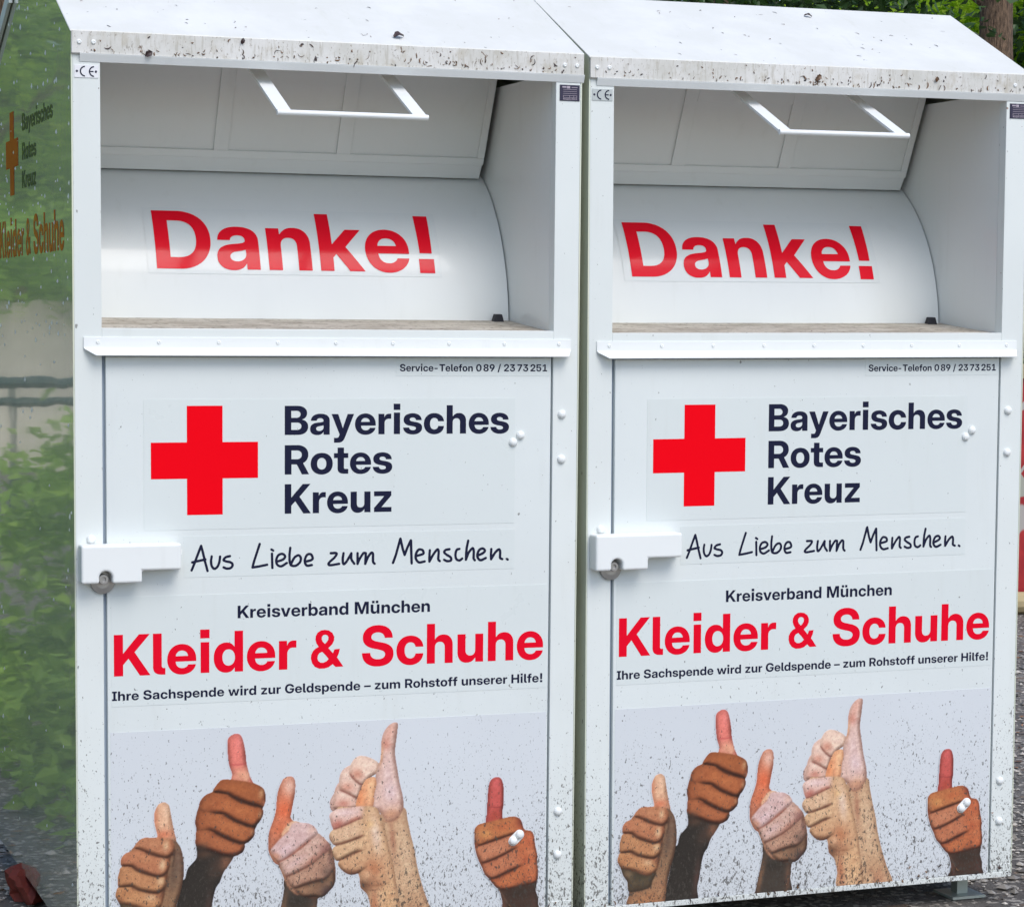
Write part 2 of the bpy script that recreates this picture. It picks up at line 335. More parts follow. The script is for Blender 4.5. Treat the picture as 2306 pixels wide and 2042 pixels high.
# ------------------------------------------------------------------ lettering (bold grotesque outlines, 1/1000 em)
GLYPHS = json.loads('''{"!":[346,[[101,231,90,725,91,728,255,728,256,725,256,669,254,629,252,525,250,485,249,382,245,232,241,230],[83,-10,262,-10,262,161,83,161]]],"&":[660,[[241,686,254,689,270,685,317,677,333,675,345,665,384,637,398,629,403,615,423,573,430,559,429,547,429,508,430,495,423,481,403,440,398,426,382,412,323,357,406,261,435,330,535,337,520,272,517,256,510,242,491,197,480,186,507,149,599,15,457,10,401,63,346,23,333,12,316,8,266,-6,250,-11,231,-10,176,-10,158,-11,141,-3,92,19,74,26,65,39,35,78,24,90,20,107,5,157,-1,174,1,188,5,232,6,247,13,260,32,298,38,312,49,321,79,348,89,358,100,363,144,385,111,436,102,449,99,462,88,501,84,513,85,526,88,565,88,578,96,590,115,626,120,638,134,646,173,671,185,680,199,681],[256,599,264,601,272,598,297,590,306,588,309,580,320,558,324,550,322,541,320,513,319,504,313,497,297,475,291,467,285,461,259,435,226,468,217,477,214,486,203,513,199,523,200,531,203,556,203,564,209,569,222,586,226,592,234,593],[209,293,256,245,268,234,280,219,328,160,295,127,287,118,276,114,243,100,231,95,220,96,187,99,176,99,168,107,143,126,134,132,132,142,124,173,121,183,123,193,129,223,130,234,136,241,152,263,157,270,168,275]]],"-":[645,[[156,226,156,342,158,346,484,346,488,345,489,342,489,226,488,225,158,224]]],"/":[370,[[366,761,368,759,367,756,135,-108,133,-109,3,-109,2,-108,2,-104,235,759,236,761,240,761]]],"0":[645,[[361,738,398,731,421,724,444,715,474,698,504,675,522,657,539,637,562,600,579,563,588,537,599,497,605,463,612,390,612,337,609,290,602,243,595,213,585,180,572,147,545,100,522,70,504,53,478,32,451,16,408,-1,378,-8,348,-11,294,-11,268,-8,238,-1,201,13,178,25,158,39,130,63,107,90,93,110,73,147,60,180,50,213,43,243,36,287,33,323,33,387,34,417,40,467,46,500,56,537,67,567,79,593,97,623,120,653,134,669,161,691,181,704,208,718,234,728,284,738,304,739],[334,612,304,611,288,607,271,601,251,587,237,573,223,553,207,520,196,487,186,430,183,377,184,330,190,273,200,227,213,193,230,163,244,147,258,135,281,122,311,116,334,116,351,119,378,129,398,144,419,170,429,187,439,210,449,243,459,303,461,343,461,383,459,423,455,450,445,500,432,533,415,563,398,584,384,594,368,603,358,607]]],"1":[645,[[573,0,93,0,92,2,92,125,93,127,267,127,269,132,269,578,267,581,263,579,103,477,100,477,99,612,103,617,277,726,420,727,423,725,423,132,425,128,427,127,573,127,575,125,575,2]]],"2":[645,[[61,0,60,2,60,115,61,117,321,337,385,395,406,418,423,445,432,468,436,495,436,522,429,548,416,572,403,585,388,596,368,606,338,612,311,612,281,606,265,598,250,588,230,568,220,552,211,528,205,498,204,478,201,475,58,475,56,478,57,502,64,548,77,588,97,628,114,652,128,667,158,692,175,703,201,716,228,726,255,733,308,739,341,739,378,736,411,729,431,723,458,712,481,700,515,676,535,655,559,622,573,592,582,555,586,525,585,488,582,468,576,442,570,425,553,392,529,358,503,328,438,267,285,136,278,128,588,126,589,2,585,0]]],"3":[645,[[82,728,558,728,559,727,559,603,398,455,372,430,372,427,418,424,438,421,472,411,502,398,532,377,552,357,573,327,586,293,595,250,596,213,592,183,583,147,566,110,539,73,522,56,485,29,458,15,435,6,412,-1,378,-8,348,-11,305,-12,288,-11,242,-4,205,6,188,12,162,26,142,39,128,49,105,71,94,83,77,107,60,140,48,177,41,217,40,240,42,242,192,241,194,217,201,190,214,163,228,147,242,135,265,122,282,116,305,112,332,112,352,115,372,122,395,135,415,154,426,170,436,193,440,223,439,253,436,267,429,283,416,303,408,311,388,325,365,335,335,342,318,343,208,343,205,344,204,347,204,437,371,597,368,599,82,599,80,603,80,723]]],"5":[645,[[552,726,553,724,553,601,552,600,222,599,220,597,218,571,208,441,209,439,212,440,229,455,249,468,279,481,302,488,325,492,372,492,415,485,452,472,489,452,515,431,543,401,563,371,583,327,593,287,595,261,595,231,593,204,583,161,566,121,556,104,539,81,519,59,499,43,479,29,455,16,409,-1,379,-7,352,-10,292,-10,265,-7,232,0,202,10,179,20,145,40,125,56,107,74,84,104,68,134,57,164,48,211,47,224,49,226,195,226,197,224,204,191,212,174,217,164,231,147,245,136,265,124,285,116,309,112,342,113,369,120,389,130,407,144,423,164,436,191,443,217,444,234,443,267,436,294,429,311,419,327,409,339,399,349,379,362,362,368,339,373,295,372,269,365,249,355,225,337,214,324,202,300,59,300,57,301,79,724,82,727,549,727]]],"7":[645,[[118,1,116,2,130,28,416,592,414,595,68,595,66,598,66,725,68,727,578,726,579,725,578,595,279,2,274,0]]],"8":[645,[[406,731,443,720,466,711,489,698,513,681,536,659,551,640,561,623,570,600,578,567,578,517,570,483,557,457,536,431,509,409,479,393,449,383,436,380,436,377,473,368,499,357,516,348,533,338,549,324,571,300,590,267,600,233,604,193,597,147,591,127,581,107,570,90,553,70,543,60,516,39,473,16,446,6,419,-1,386,-8,356,-11,289,-11,256,-8,223,-1,196,6,163,19,133,36,106,55,85,77,65,103,55,123,45,153,41,187,42,217,45,237,56,270,71,297,82,310,99,328,116,341,133,351,169,367,209,377,208,380,183,386,156,397,129,412,116,423,102,437,85,460,72,490,65,527,65,553,71,590,78,610,88,630,102,650,113,663,133,681,146,691,173,707,196,718,239,731,289,738,356,738],[218,540,219,513,222,497,229,480,238,467,249,455,263,446,286,436,306,432,339,432,356,436,366,439,386,449,399,459,411,473,421,493,424,507,426,533,424,550,417,570,407,587,393,600,376,611,359,617,343,621,303,621,276,614,256,604,239,589,229,573,222,557],[441,187,442,217,440,230,431,257,417,277,396,294,383,302,359,310,336,314,306,314,286,311,266,304,243,290,225,273,215,260,209,247,203,223,202,200,205,180,211,163,219,150,233,133,253,119,276,109,293,105,316,102,339,103,369,109,389,118,409,132,420,143,434,167]]],"9":[645,[[162,0,159,2,161,5,337,258,335,260,308,254,265,254,235,258,208,264,178,275,145,293,115,318,97,338,74,375,64,398,57,422,51,462,50,502,54,535,60,565,67,585,80,612,91,628,118,662,142,683,162,696,192,713,215,722,242,730,275,736,322,738,362,736,382,733,412,726,442,716,462,706,485,693,520,665,539,645,552,628,567,605,579,578,586,555,593,522,594,468,589,432,583,405,573,378,553,335,519,278,328,0],[362,609,342,613,312,614,285,609,268,603,252,593,242,585,224,565,214,548,205,525,201,505,201,472,207,445,214,428,227,408,248,387,272,374,288,367,315,363,338,364,358,368,382,377,402,391,415,405,429,425,439,448,443,468,444,502,439,528,433,545,419,568,402,586,388,596]]],"B":[646,[[53,727,363,727,390,726,416,723,460,712,500,696,530,676,553,654,563,642,578,618,584,602,591,578,593,562,594,552,593,522,591,505,584,482,567,448,546,424,530,411,506,397,483,387,464,382,490,376,520,366,540,356,563,340,581,322,598,298,607,278,614,258,618,238,621,205,618,168,610,138,597,108,584,88,563,64,543,48,516,32,483,17,446,7,396,1,53,0,51,2,51,725],[209,428,210,427,336,427,366,431,393,441,403,448,414,458,424,472,431,488,434,508,434,522,431,542,424,558,418,568,403,583,386,593,366,600,346,603,210,603,208,598],[209,308,208,128,210,125,356,125,376,127,400,134,420,144,434,155,444,168,451,182,455,195,456,222,454,238,450,252,441,268,429,282,413,293,400,300,380,306,350,309,210,309]]],"C":[727,[[540,701,574,681,604,657,624,637,645,610,664,580,681,543,691,510,699,470,697,468,540,468,537,471,525,510,511,533,498,550,484,564,464,578,450,584,420,594,390,598,357,598,334,594,304,585,274,568,260,557,246,543,223,510,206,473,196,433,190,383,190,343,193,313,200,277,209,247,219,223,236,197,254,177,270,162,290,149,314,139,340,132,370,129,387,129,414,132,440,139,467,152,486,167,508,190,525,220,531,233,537,257,540,259,697,259,699,257,695,230,678,177,665,150,652,127,635,103,614,80,587,56,557,36,534,23,494,6,467,-1,437,-7,404,-11,360,-12,317,-8,297,-4,260,5,234,15,200,32,177,46,147,69,116,100,83,147,64,183,49,220,39,257,32,300,29,347,29,397,33,433,40,473,52,517,66,550,86,587,102,610,128,640,150,661,177,681,210,701,230,711,267,724,294,731,334,738,357,739,417,738,457,731,484,724,514,714]]],"D":[703,[[53,727,333,727,360,726,386,723,420,716,473,699,506,683,523,673,563,643,591,615,604,598,624,568,644,528,654,502,663,468,671,428,674,388,674,338,671,302,668,278,657,235,641,192,631,172,611,138,590,112,563,84,546,71,506,45,470,27,416,11,380,4,330,0,53,0,51,2,51,725],[213,593,211,592,212,135,303,134,350,137,383,144,410,154,433,167,446,178,458,188,474,208,491,238,504,278,511,325,513,355,511,402,504,448,491,488,474,518,453,544,430,562,396,579,356,589,326,593]]],"G":[737,[[247,718,280,728,310,734,334,738,357,739,407,738,440,734,470,728,504,718,527,708,560,691,594,668,610,653,638,623,651,607,665,583,681,550,691,517,695,500,696,483,694,482,537,482,534,485,524,513,511,537,490,561,467,578,434,591,400,598,367,598,337,594,314,588,290,578,270,565,254,551,236,530,223,510,213,490,202,460,193,413,190,383,190,343,196,293,202,267,212,240,226,213,239,193,267,166,287,152,307,142,327,136,347,132,370,129,390,129,417,132,447,139,477,152,500,169,512,180,522,193,535,217,542,240,545,257,545,267,544,270,394,270,392,273,392,387,394,391,700,391,701,390,701,267,698,240,692,210,685,187,675,163,651,120,624,87,610,73,590,56,567,39,550,29,514,12,484,2,437,-8,407,-11,360,-12,317,-8,284,-1,257,6,224,19,177,46,147,69,126,90,106,113,89,137,72,167,56,203,47,230,36,273,33,297,29,347,29,397,33,433,39,470,53,517,66,550,82,580,103,610,125,637,154,664,187,688,217,705]]],"H":[720,[[53,0,51,2,51,725,53,727,210,727,211,725,211,442,213,439,506,439,508,442,508,725,510,727,666,727,668,725,668,2,666,0,510,0,508,2,508,298,506,303,213,303,211,298,211,2,210,0]]],"I":[400,[[32,727,368,727,370,725,370,602,368,598,282,598,280,595,280,132,282,129,370,128,370,2,368,0,32,0,30,2,30,128,118,129,120,132,120,595,118,598,32,598,30,602,30,725]]],"K":[694,[[686,0,506,0,504,2,306,304,212,195,211,2,210,0,53,0,51,2,51,725,53,727,210,727,211,725,211,402,213,396,325,532,490,727,673,727,676,727,678,725,416,418,413,412,684,8,688,2]]],"M":[900,[[53,727,283,727,288,725,397,408,450,227,454,232,506,415,613,727,846,727,848,725,848,2,846,0,693,0,691,2,691,385,696,548,696,545,692,542,654,408,631,332,521,15,516,2,513,0,386,0,385,2,262,352,206,537,204,528,209,365,209,2,206,0,53,0,51,2,51,725]]],"R":[653,[[53,727,363,727,386,726,413,722,443,716,463,709,486,700,506,689,540,665,553,653,571,632,585,612,595,592,604,568,611,542,614,518,615,478,614,455,610,432,598,392,584,365,570,345,556,329,536,310,513,294,493,283,491,278,630,5,632,2,630,0,463,0,459,5,341,242,336,249,333,249,213,249,212,248,211,2,210,0,53,0,51,2,51,725],[211,378,213,377,353,377,373,381,393,387,403,391,423,404,437,418,448,435,454,452,458,472,458,498,455,518,451,528,441,548,425,565,406,579,390,586,366,593,343,595,213,595,211,592]]],"S":[659,[[215,724,242,731,285,738,349,739,372,738,412,731,459,718,489,704,505,695,539,669,557,650,573,627,583,610,593,587,600,563,607,527,608,507,605,503,459,504,456,520,450,540,439,560,428,573,415,584,399,594,372,604,352,608,305,608,275,601,259,595,242,585,228,573,218,560,211,543,208,523,211,507,214,497,225,481,242,469,262,459,289,449,442,414,482,401,509,390,539,374,569,352,590,330,603,310,610,297,620,267,623,250,624,200,619,163,606,123,587,90,570,70,555,56,532,38,515,28,472,9,419,-5,369,-11,349,-12,299,-11,265,-8,229,-1,202,6,169,19,142,33,122,46,102,63,71,100,55,130,48,147,38,187,34,213,34,237,35,239,185,239,188,237,191,210,198,190,207,173,222,155,239,142,259,132,289,123,315,119,352,119,379,122,412,133,429,142,444,153,457,170,463,183,467,203,463,227,457,240,449,250,432,264,405,277,375,287,235,319,202,329,169,342,142,356,122,369,105,382,91,397,78,413,64,437,58,453,51,480,48,503,48,530,54,570,61,593,71,613,92,645,105,660,129,681,165,704,189,715]]],"T":[639,[[396,0,243,0,240,2,240,588,236,591,23,591,21,595,21,725,23,727,616,727,618,725,618,595,616,591,403,591,400,588,400,2]]],"a":[559,[[508,1,362,0,359,3,358,72,343,50,332,37,315,22,305,15,285,5,268,-1,232,-8,182,-8,158,-5,132,2,102,15,85,25,72,36,57,53,40,83,34,103,30,133,30,166,38,200,43,213,58,236,73,253,88,264,112,277,135,287,158,294,212,304,292,312,328,319,348,329,356,340,357,346,356,370,350,383,342,393,332,401,318,408,292,414,265,414,245,410,228,404,212,393,200,380,194,366,191,353,188,351,48,352,47,353,50,373,54,393,64,420,80,446,98,466,115,481,148,501,172,510,195,517,232,524,258,526,305,526,355,521,402,507,435,491,445,484,469,463,486,440,496,420,506,390,509,366,509,3],[358,236,305,222,238,210,228,208,205,197,188,183,181,173,177,163,177,140,184,123,193,113,205,105,222,98,242,95,265,95,285,99,305,106,322,115,343,136,349,146,356,163,359,186]]],"b":[603,[[51,727,201,727,203,724,203,451,204,446,216,464,238,487,258,502,278,512,294,519,324,525,378,526,418,518,434,512,461,498,484,482,508,459,532,427,548,397,559,371,572,317,575,284,576,254,575,231,569,181,562,154,552,127,542,104,528,81,516,64,497,44,481,30,461,16,434,3,398,-7,364,-11,331,-10,311,-7,278,3,254,16,230,37,216,54,204,74,201,74,201,4,200,1,198,0,51,0,50,1,49,724],[331,402,301,403,278,399,261,392,241,378,223,357,213,341,204,317,196,281,196,247,200,214,207,191,220,164,226,154,239,141,258,127,281,117,304,113,321,113,341,117,358,123,378,137,395,157,405,174,412,194,419,224,421,257,419,294,415,314,406,341,392,364,371,385,354,395]]],"c":[561,[[439,29,409,13,392,6,372,-1,342,-8,316,-11,276,-12,262,-11,219,-4,179,9,152,22,136,32,117,47,93,70,68,103,55,127,45,150,38,173,31,203,28,230,27,273,34,330,42,357,51,380,64,407,75,423,91,443,109,462,142,488,166,501,189,511,222,521,242,524,279,528,299,528,336,524,369,517,389,511,412,501,436,488,466,465,487,443,504,420,513,403,526,370,534,337,535,323,534,320,532,319,389,319,383,340,372,363,362,377,349,388,339,394,322,401,302,404,282,404,262,401,246,394,226,381,215,370,202,350,194,333,185,297,182,267,184,227,188,203,198,173,212,150,222,138,239,125,259,116,279,112,309,112,332,119,346,126,362,141,373,157,380,170,387,197,389,198,532,198,536,197,533,170,526,143,516,117,507,100,496,83,483,67,466,49]]],"d":[603,[[552,727,554,724,553,1,552,0,406,0,403,1,402,4,402,74,399,74,387,54,370,34,349,16,332,7,316,0,292,-7,262,-11,229,-10,206,-7,179,0,142,16,122,30,106,44,89,62,75,81,64,97,52,124,42,151,34,181,31,197,27,244,28,287,31,317,44,371,61,411,88,451,112,476,132,492,156,506,176,514,199,521,219,525,236,526,279,525,319,515,346,502,365,487,382,469,399,447,400,724,402,727],[272,402,256,398,232,385,211,364,201,347,191,324,185,297,182,267,184,227,188,204,198,174,208,157,221,141,236,129,252,120,282,113,299,113,322,117,346,127,364,141,383,164,394,184,403,214,407,241,407,277,403,304,393,334,380,357,366,375,342,392,326,399,302,403]]],"e":[566,[[189,511,209,518,239,524,272,528,296,528,329,524,349,521,382,511,422,491,455,467,486,433,500,413,516,383,529,347,537,313,541,270,541,223,539,219,179,219,177,217,178,203,185,173,192,157,201,143,217,127,232,116,256,106,272,103,312,102,329,105,349,112,366,122,379,134,387,143,395,160,399,163,532,163,535,160,534,153,523,120,510,97,493,73,472,53,456,39,429,22,402,10,382,2,359,-4,316,-11,302,-12,262,-11,236,-8,206,-1,186,6,146,26,122,42,109,54,90,73,75,93,64,110,48,143,34,187,31,203,27,243,28,283,31,307,35,330,45,363,58,393,71,417,97,450,119,470,142,488,159,498],[178,317,182,315,392,315,396,317,393,333,386,353,377,370,365,383,352,394,332,405,322,408,299,412,272,412,252,408,242,405,222,394,206,379,192,360,184,343]]],"f":[381,[[104,0,102,2,102,395,11,396,9,398,9,515,101,516,102,518,103,598,110,635,119,658,133,678,147,692,167,706,204,720,237,726,261,727,361,726,362,725,361,608,301,607,281,603,271,597,263,588,256,565,257,517,361,515,362,398,357,396,257,395,256,2,254,0]]],"h":[592,[[51,727,201,727,203,725,203,445,204,439,226,468,244,486,261,499,278,509,304,519,321,523,351,527,384,526,404,523,431,516,448,509,478,489,499,468,508,455,522,432,532,405,539,375,542,348,543,2,541,0,391,0,389,2,389,292,389,308,386,328,375,355,369,365,358,376,348,383,334,389,318,393,298,395,274,393,261,389,248,383,238,376,226,365,219,355,214,345,207,325,203,292,203,2,201,0,51,0,49,2,49,725]]],"i":[276,[[55,614,221,614,221,770,55,770],[63,0,61,2,61,545,63,546,213,546,215,545,216,542,216,2,213,0]]],"j":[253,[[41,641,41,671,44,681,54,701,68,716,82,724,102,732,118,734,135,734,152,732,168,726,185,715,196,704,203,694,210,678,213,661,213,648,210,631,202,614,192,601,178,589,168,584,145,576,128,574,108,576,92,580,78,586,64,598,50,614,44,628],[202,516,203,514,203,-49,200,-79,195,-99,187,-122,170,-149,148,-169,138,-177,118,-187,92,-196,52,-203,-35,-204,-37,-202,-37,-86,-35,-84,8,-83,28,-77,42,-62,46,-52,50,-36,50,514,52,516]]],"k":[557,[[51,727,201,727,203,725,203,328,204,324,363,502,378,516,551,516,552,515,548,508,358,292,558,8,563,2,561,0,388,0,385,2,246,198,241,203,203,158,203,2,201,0,51,0,49,2,49,725]]],"l":[280,[[51,727,201,727,203,725,203,148,206,135,210,128,221,120,231,117,264,117,266,115,266,2,264,0,191,1,148,7,124,14,98,27,81,42,66,62,57,85,53,102,49,132,49,725]]],"m":[891,[[842,2,838,0,691,0,689,2,689,315,685,342,675,365,664,378,654,387,638,395,624,399,601,401,584,399,574,396,561,390,548,380,537,368,529,355,524,342,520,325,519,2,518,0,374,0,372,2,372,322,369,342,359,365,344,382,334,389,321,396,308,399,284,401,261,396,251,392,234,381,221,367,214,355,207,338,204,325,203,308,203,2,201,0,51,0,49,2,50,515,51,516,194,516,196,512,198,424,220,462,242,485,254,496,271,506,291,515,314,523,334,526,364,527,391,523,414,516,438,505,464,486,476,475,492,452,501,432,504,428,517,452,530,468,544,483,561,496,578,506,611,519,648,526,688,526,708,523,734,516,768,499,784,486,798,473,816,448,829,422,839,385,842,355]]],"n":[592,[[541,0,391,0,389,2,389,292,389,308,386,328,375,355,369,365,358,376,348,383,334,389,318,393,298,395,274,393,261,389,248,383,238,376,226,365,219,355,214,345,207,325,203,292,203,2,201,0,51,0,49,2,49,512,51,516,200,515,201,438,204,439,221,462,236,478,261,499,278,509,294,516,321,523,341,526,384,526,404,523,431,516,448,509,464,499,491,477,513,448,528,415,535,392,542,348,543,2]]],"o":[586,[[476,53,439,26,406,9,389,3,366,-4,329,-10,306,-12,266,-11,239,-8,209,-1,179,9,159,19,119,45,84,80,68,103,58,120,47,143,37,173,31,203,28,230,28,287,34,330,42,357,51,380,65,407,78,427,94,447,116,467,156,495,176,505,202,515,246,524,282,528,306,528,342,524,372,518,396,511,419,501,442,488,466,471,500,437,517,413,533,383,540,367,550,337,557,290,557,223,553,193,546,167,532,130,520,107,506,87,493,70],[306,112,322,116,346,126,367,143,380,160,393,187,400,213,403,240,403,277,400,303,393,327,383,350,366,373,349,388,329,398,306,403,282,403,266,401,242,391,232,384,220,373,204,353,195,333,188,310,184,290,182,247,185,220,194,183,208,157,222,140,246,123,262,116,279,112]]],"p":[603,[[51,-204,49,-202,49,514,51,516,198,516,201,514,201,451,204,449,217,468,228,480,251,499,274,511,308,522,324,525,344,526,384,525,424,516,441,509,461,498,484,482,506,461,532,428,552,388,562,361,569,334,575,284,576,264,575,231,572,201,562,154,548,118,538,98,526,78,508,55,494,41,471,23,441,6,424,0,401,-6,378,-10,328,-10,298,-4,278,4,261,13,241,28,220,51,204,76,203,71,203,-202,201,-204],[331,402,304,403,291,402,278,398,261,392,238,375,223,358,210,334,200,304,196,281,196,248,200,214,206,191,219,164,226,154,241,139,258,126,281,117,301,113,324,113,341,117,364,127,381,140,396,158,405,174,415,204,419,224,421,258,419,294,412,324,402,348,392,364,371,385,354,395]]],"r":[381,[[51,0,49,2,50,515,51,516,196,515,198,428,198,432,201,433,213,462,227,482,238,492,254,503,268,510,291,516,311,518,354,518,368,516,369,515,368,389,291,390,264,383,244,372,230,358,220,345,211,325,206,312,203,278,203,2,201,0]]],"s":[527,[[103,487,143,507,187,520,247,527,273,527,313,523,360,513,383,504,403,494,420,483,437,470,448,459,464,439,478,412,484,392,490,356,490,352,487,351,350,351,348,352,344,372,341,379,335,389,325,399,313,407,300,414,290,417,270,419,237,416,213,407,203,400,195,389,190,372,190,362,195,349,204,339,217,331,243,321,357,300,407,286,430,276,447,267,463,254,478,239,494,212,501,189,503,162,501,132,491,99,478,76,457,50,433,31,417,21,380,4,357,-3,327,-9,283,-13,240,-12,210,-9,167,1,140,11,120,21,103,31,84,46,56,76,45,92,36,112,26,152,25,159,27,163,173,163,177,160,183,139,188,129,201,116,217,105,227,101,253,96,280,96,293,97,317,104,330,112,337,119,344,129,348,142,348,149,341,166,330,177,317,184,287,193,187,212,140,225,117,235,90,251,74,266,62,279,48,302,39,332,37,369,39,392,46,416,59,442,69,456,82,469]]],"t":[378,[[354,0,241,1,211,4,184,11,157,22,138,35,119,55,106,82,100,108,97,142,97,392,96,395,94,396,11,396,9,398,9,515,94,516,97,518,97,652,98,655,101,656,251,655,252,518,254,516,356,515,357,398,354,396,254,396,252,392,252,155,253,145,257,135,264,127,281,121,354,120,357,118,357,2]]],"u":[592,[[51,516,201,516,203,514,203,217,203,204,207,184,216,161,223,151,238,137,258,126,274,122,294,121,318,123,331,127,344,133,354,140,362,147,372,161,379,174,385,191,388,214,389,234,389,514,391,516,541,516,543,514,543,4,541,0,392,1,391,77,388,77,364,46,348,29,331,16,298,0,271,-7,251,-10,208,-10,184,-7,161,0,144,7,128,16,114,26,99,41,83,61,67,91,56,124,50,164,49,514]]],"v":[561,[[5,515,163,516,166,513,246,268,283,148,315,258,398,515,399,516,555,515,551,498,366,0,196,0,194,2]]],"w":[829,[[824,515,814,478,666,1,509,0,507,2,448,202,416,325,412,318,384,212,321,2,319,0,166,0,163,2,11,492,5,512,6,516,163,516,166,513,214,328,248,172,253,157,301,352,345,512,347,515,349,516,483,515,537,315,576,157,580,168,618,345,662,515,666,516,823,516]]],"y":[561,[[66,-204,64,-202,64,-86,66,-84,143,-83,163,-77,174,-66,180,-56,202,1,4,514,9,516,163,516,166,514,250,261,279,163,283,164,309,251,397,514,399,516,553,516,556,515,331,-79,314,-116,300,-139,287,-156,263,-177,239,-191,223,-197,189,-203,176,-204]]],"z":[530,[[49,516,475,516,478,515,479,408,477,405,234,122,235,120,482,119,483,118,483,2,482,1,49,0,47,2,47,102,297,392,295,395,49,395,47,398,47,512]]],"\u00fc":[628,[[347,620,498,620,498,766,347,766],[131,619,280,619,280,766,131,766],[62,546,215,545,216,221,218,201,224,178,231,165,237,155,252,140,262,134,278,127,292,124,308,123,332,124,345,127,355,131,372,141,385,153,396,168,403,181,409,201,412,221,413,545,415,546,565,546,566,545,567,1,565,0,422,0,420,15,418,108,415,107,403,81,389,61,362,31,332,11,315,4,292,-3,268,-6,238,-7,208,-4,188,1,172,7,145,20,126,35,108,52,87,81,78,101,67,131,61,171,60,541]]],"\u2013":[500,[[500,226,498,224,2,224,0,226,0,342,2,346,498,346,500,342]]]}''')
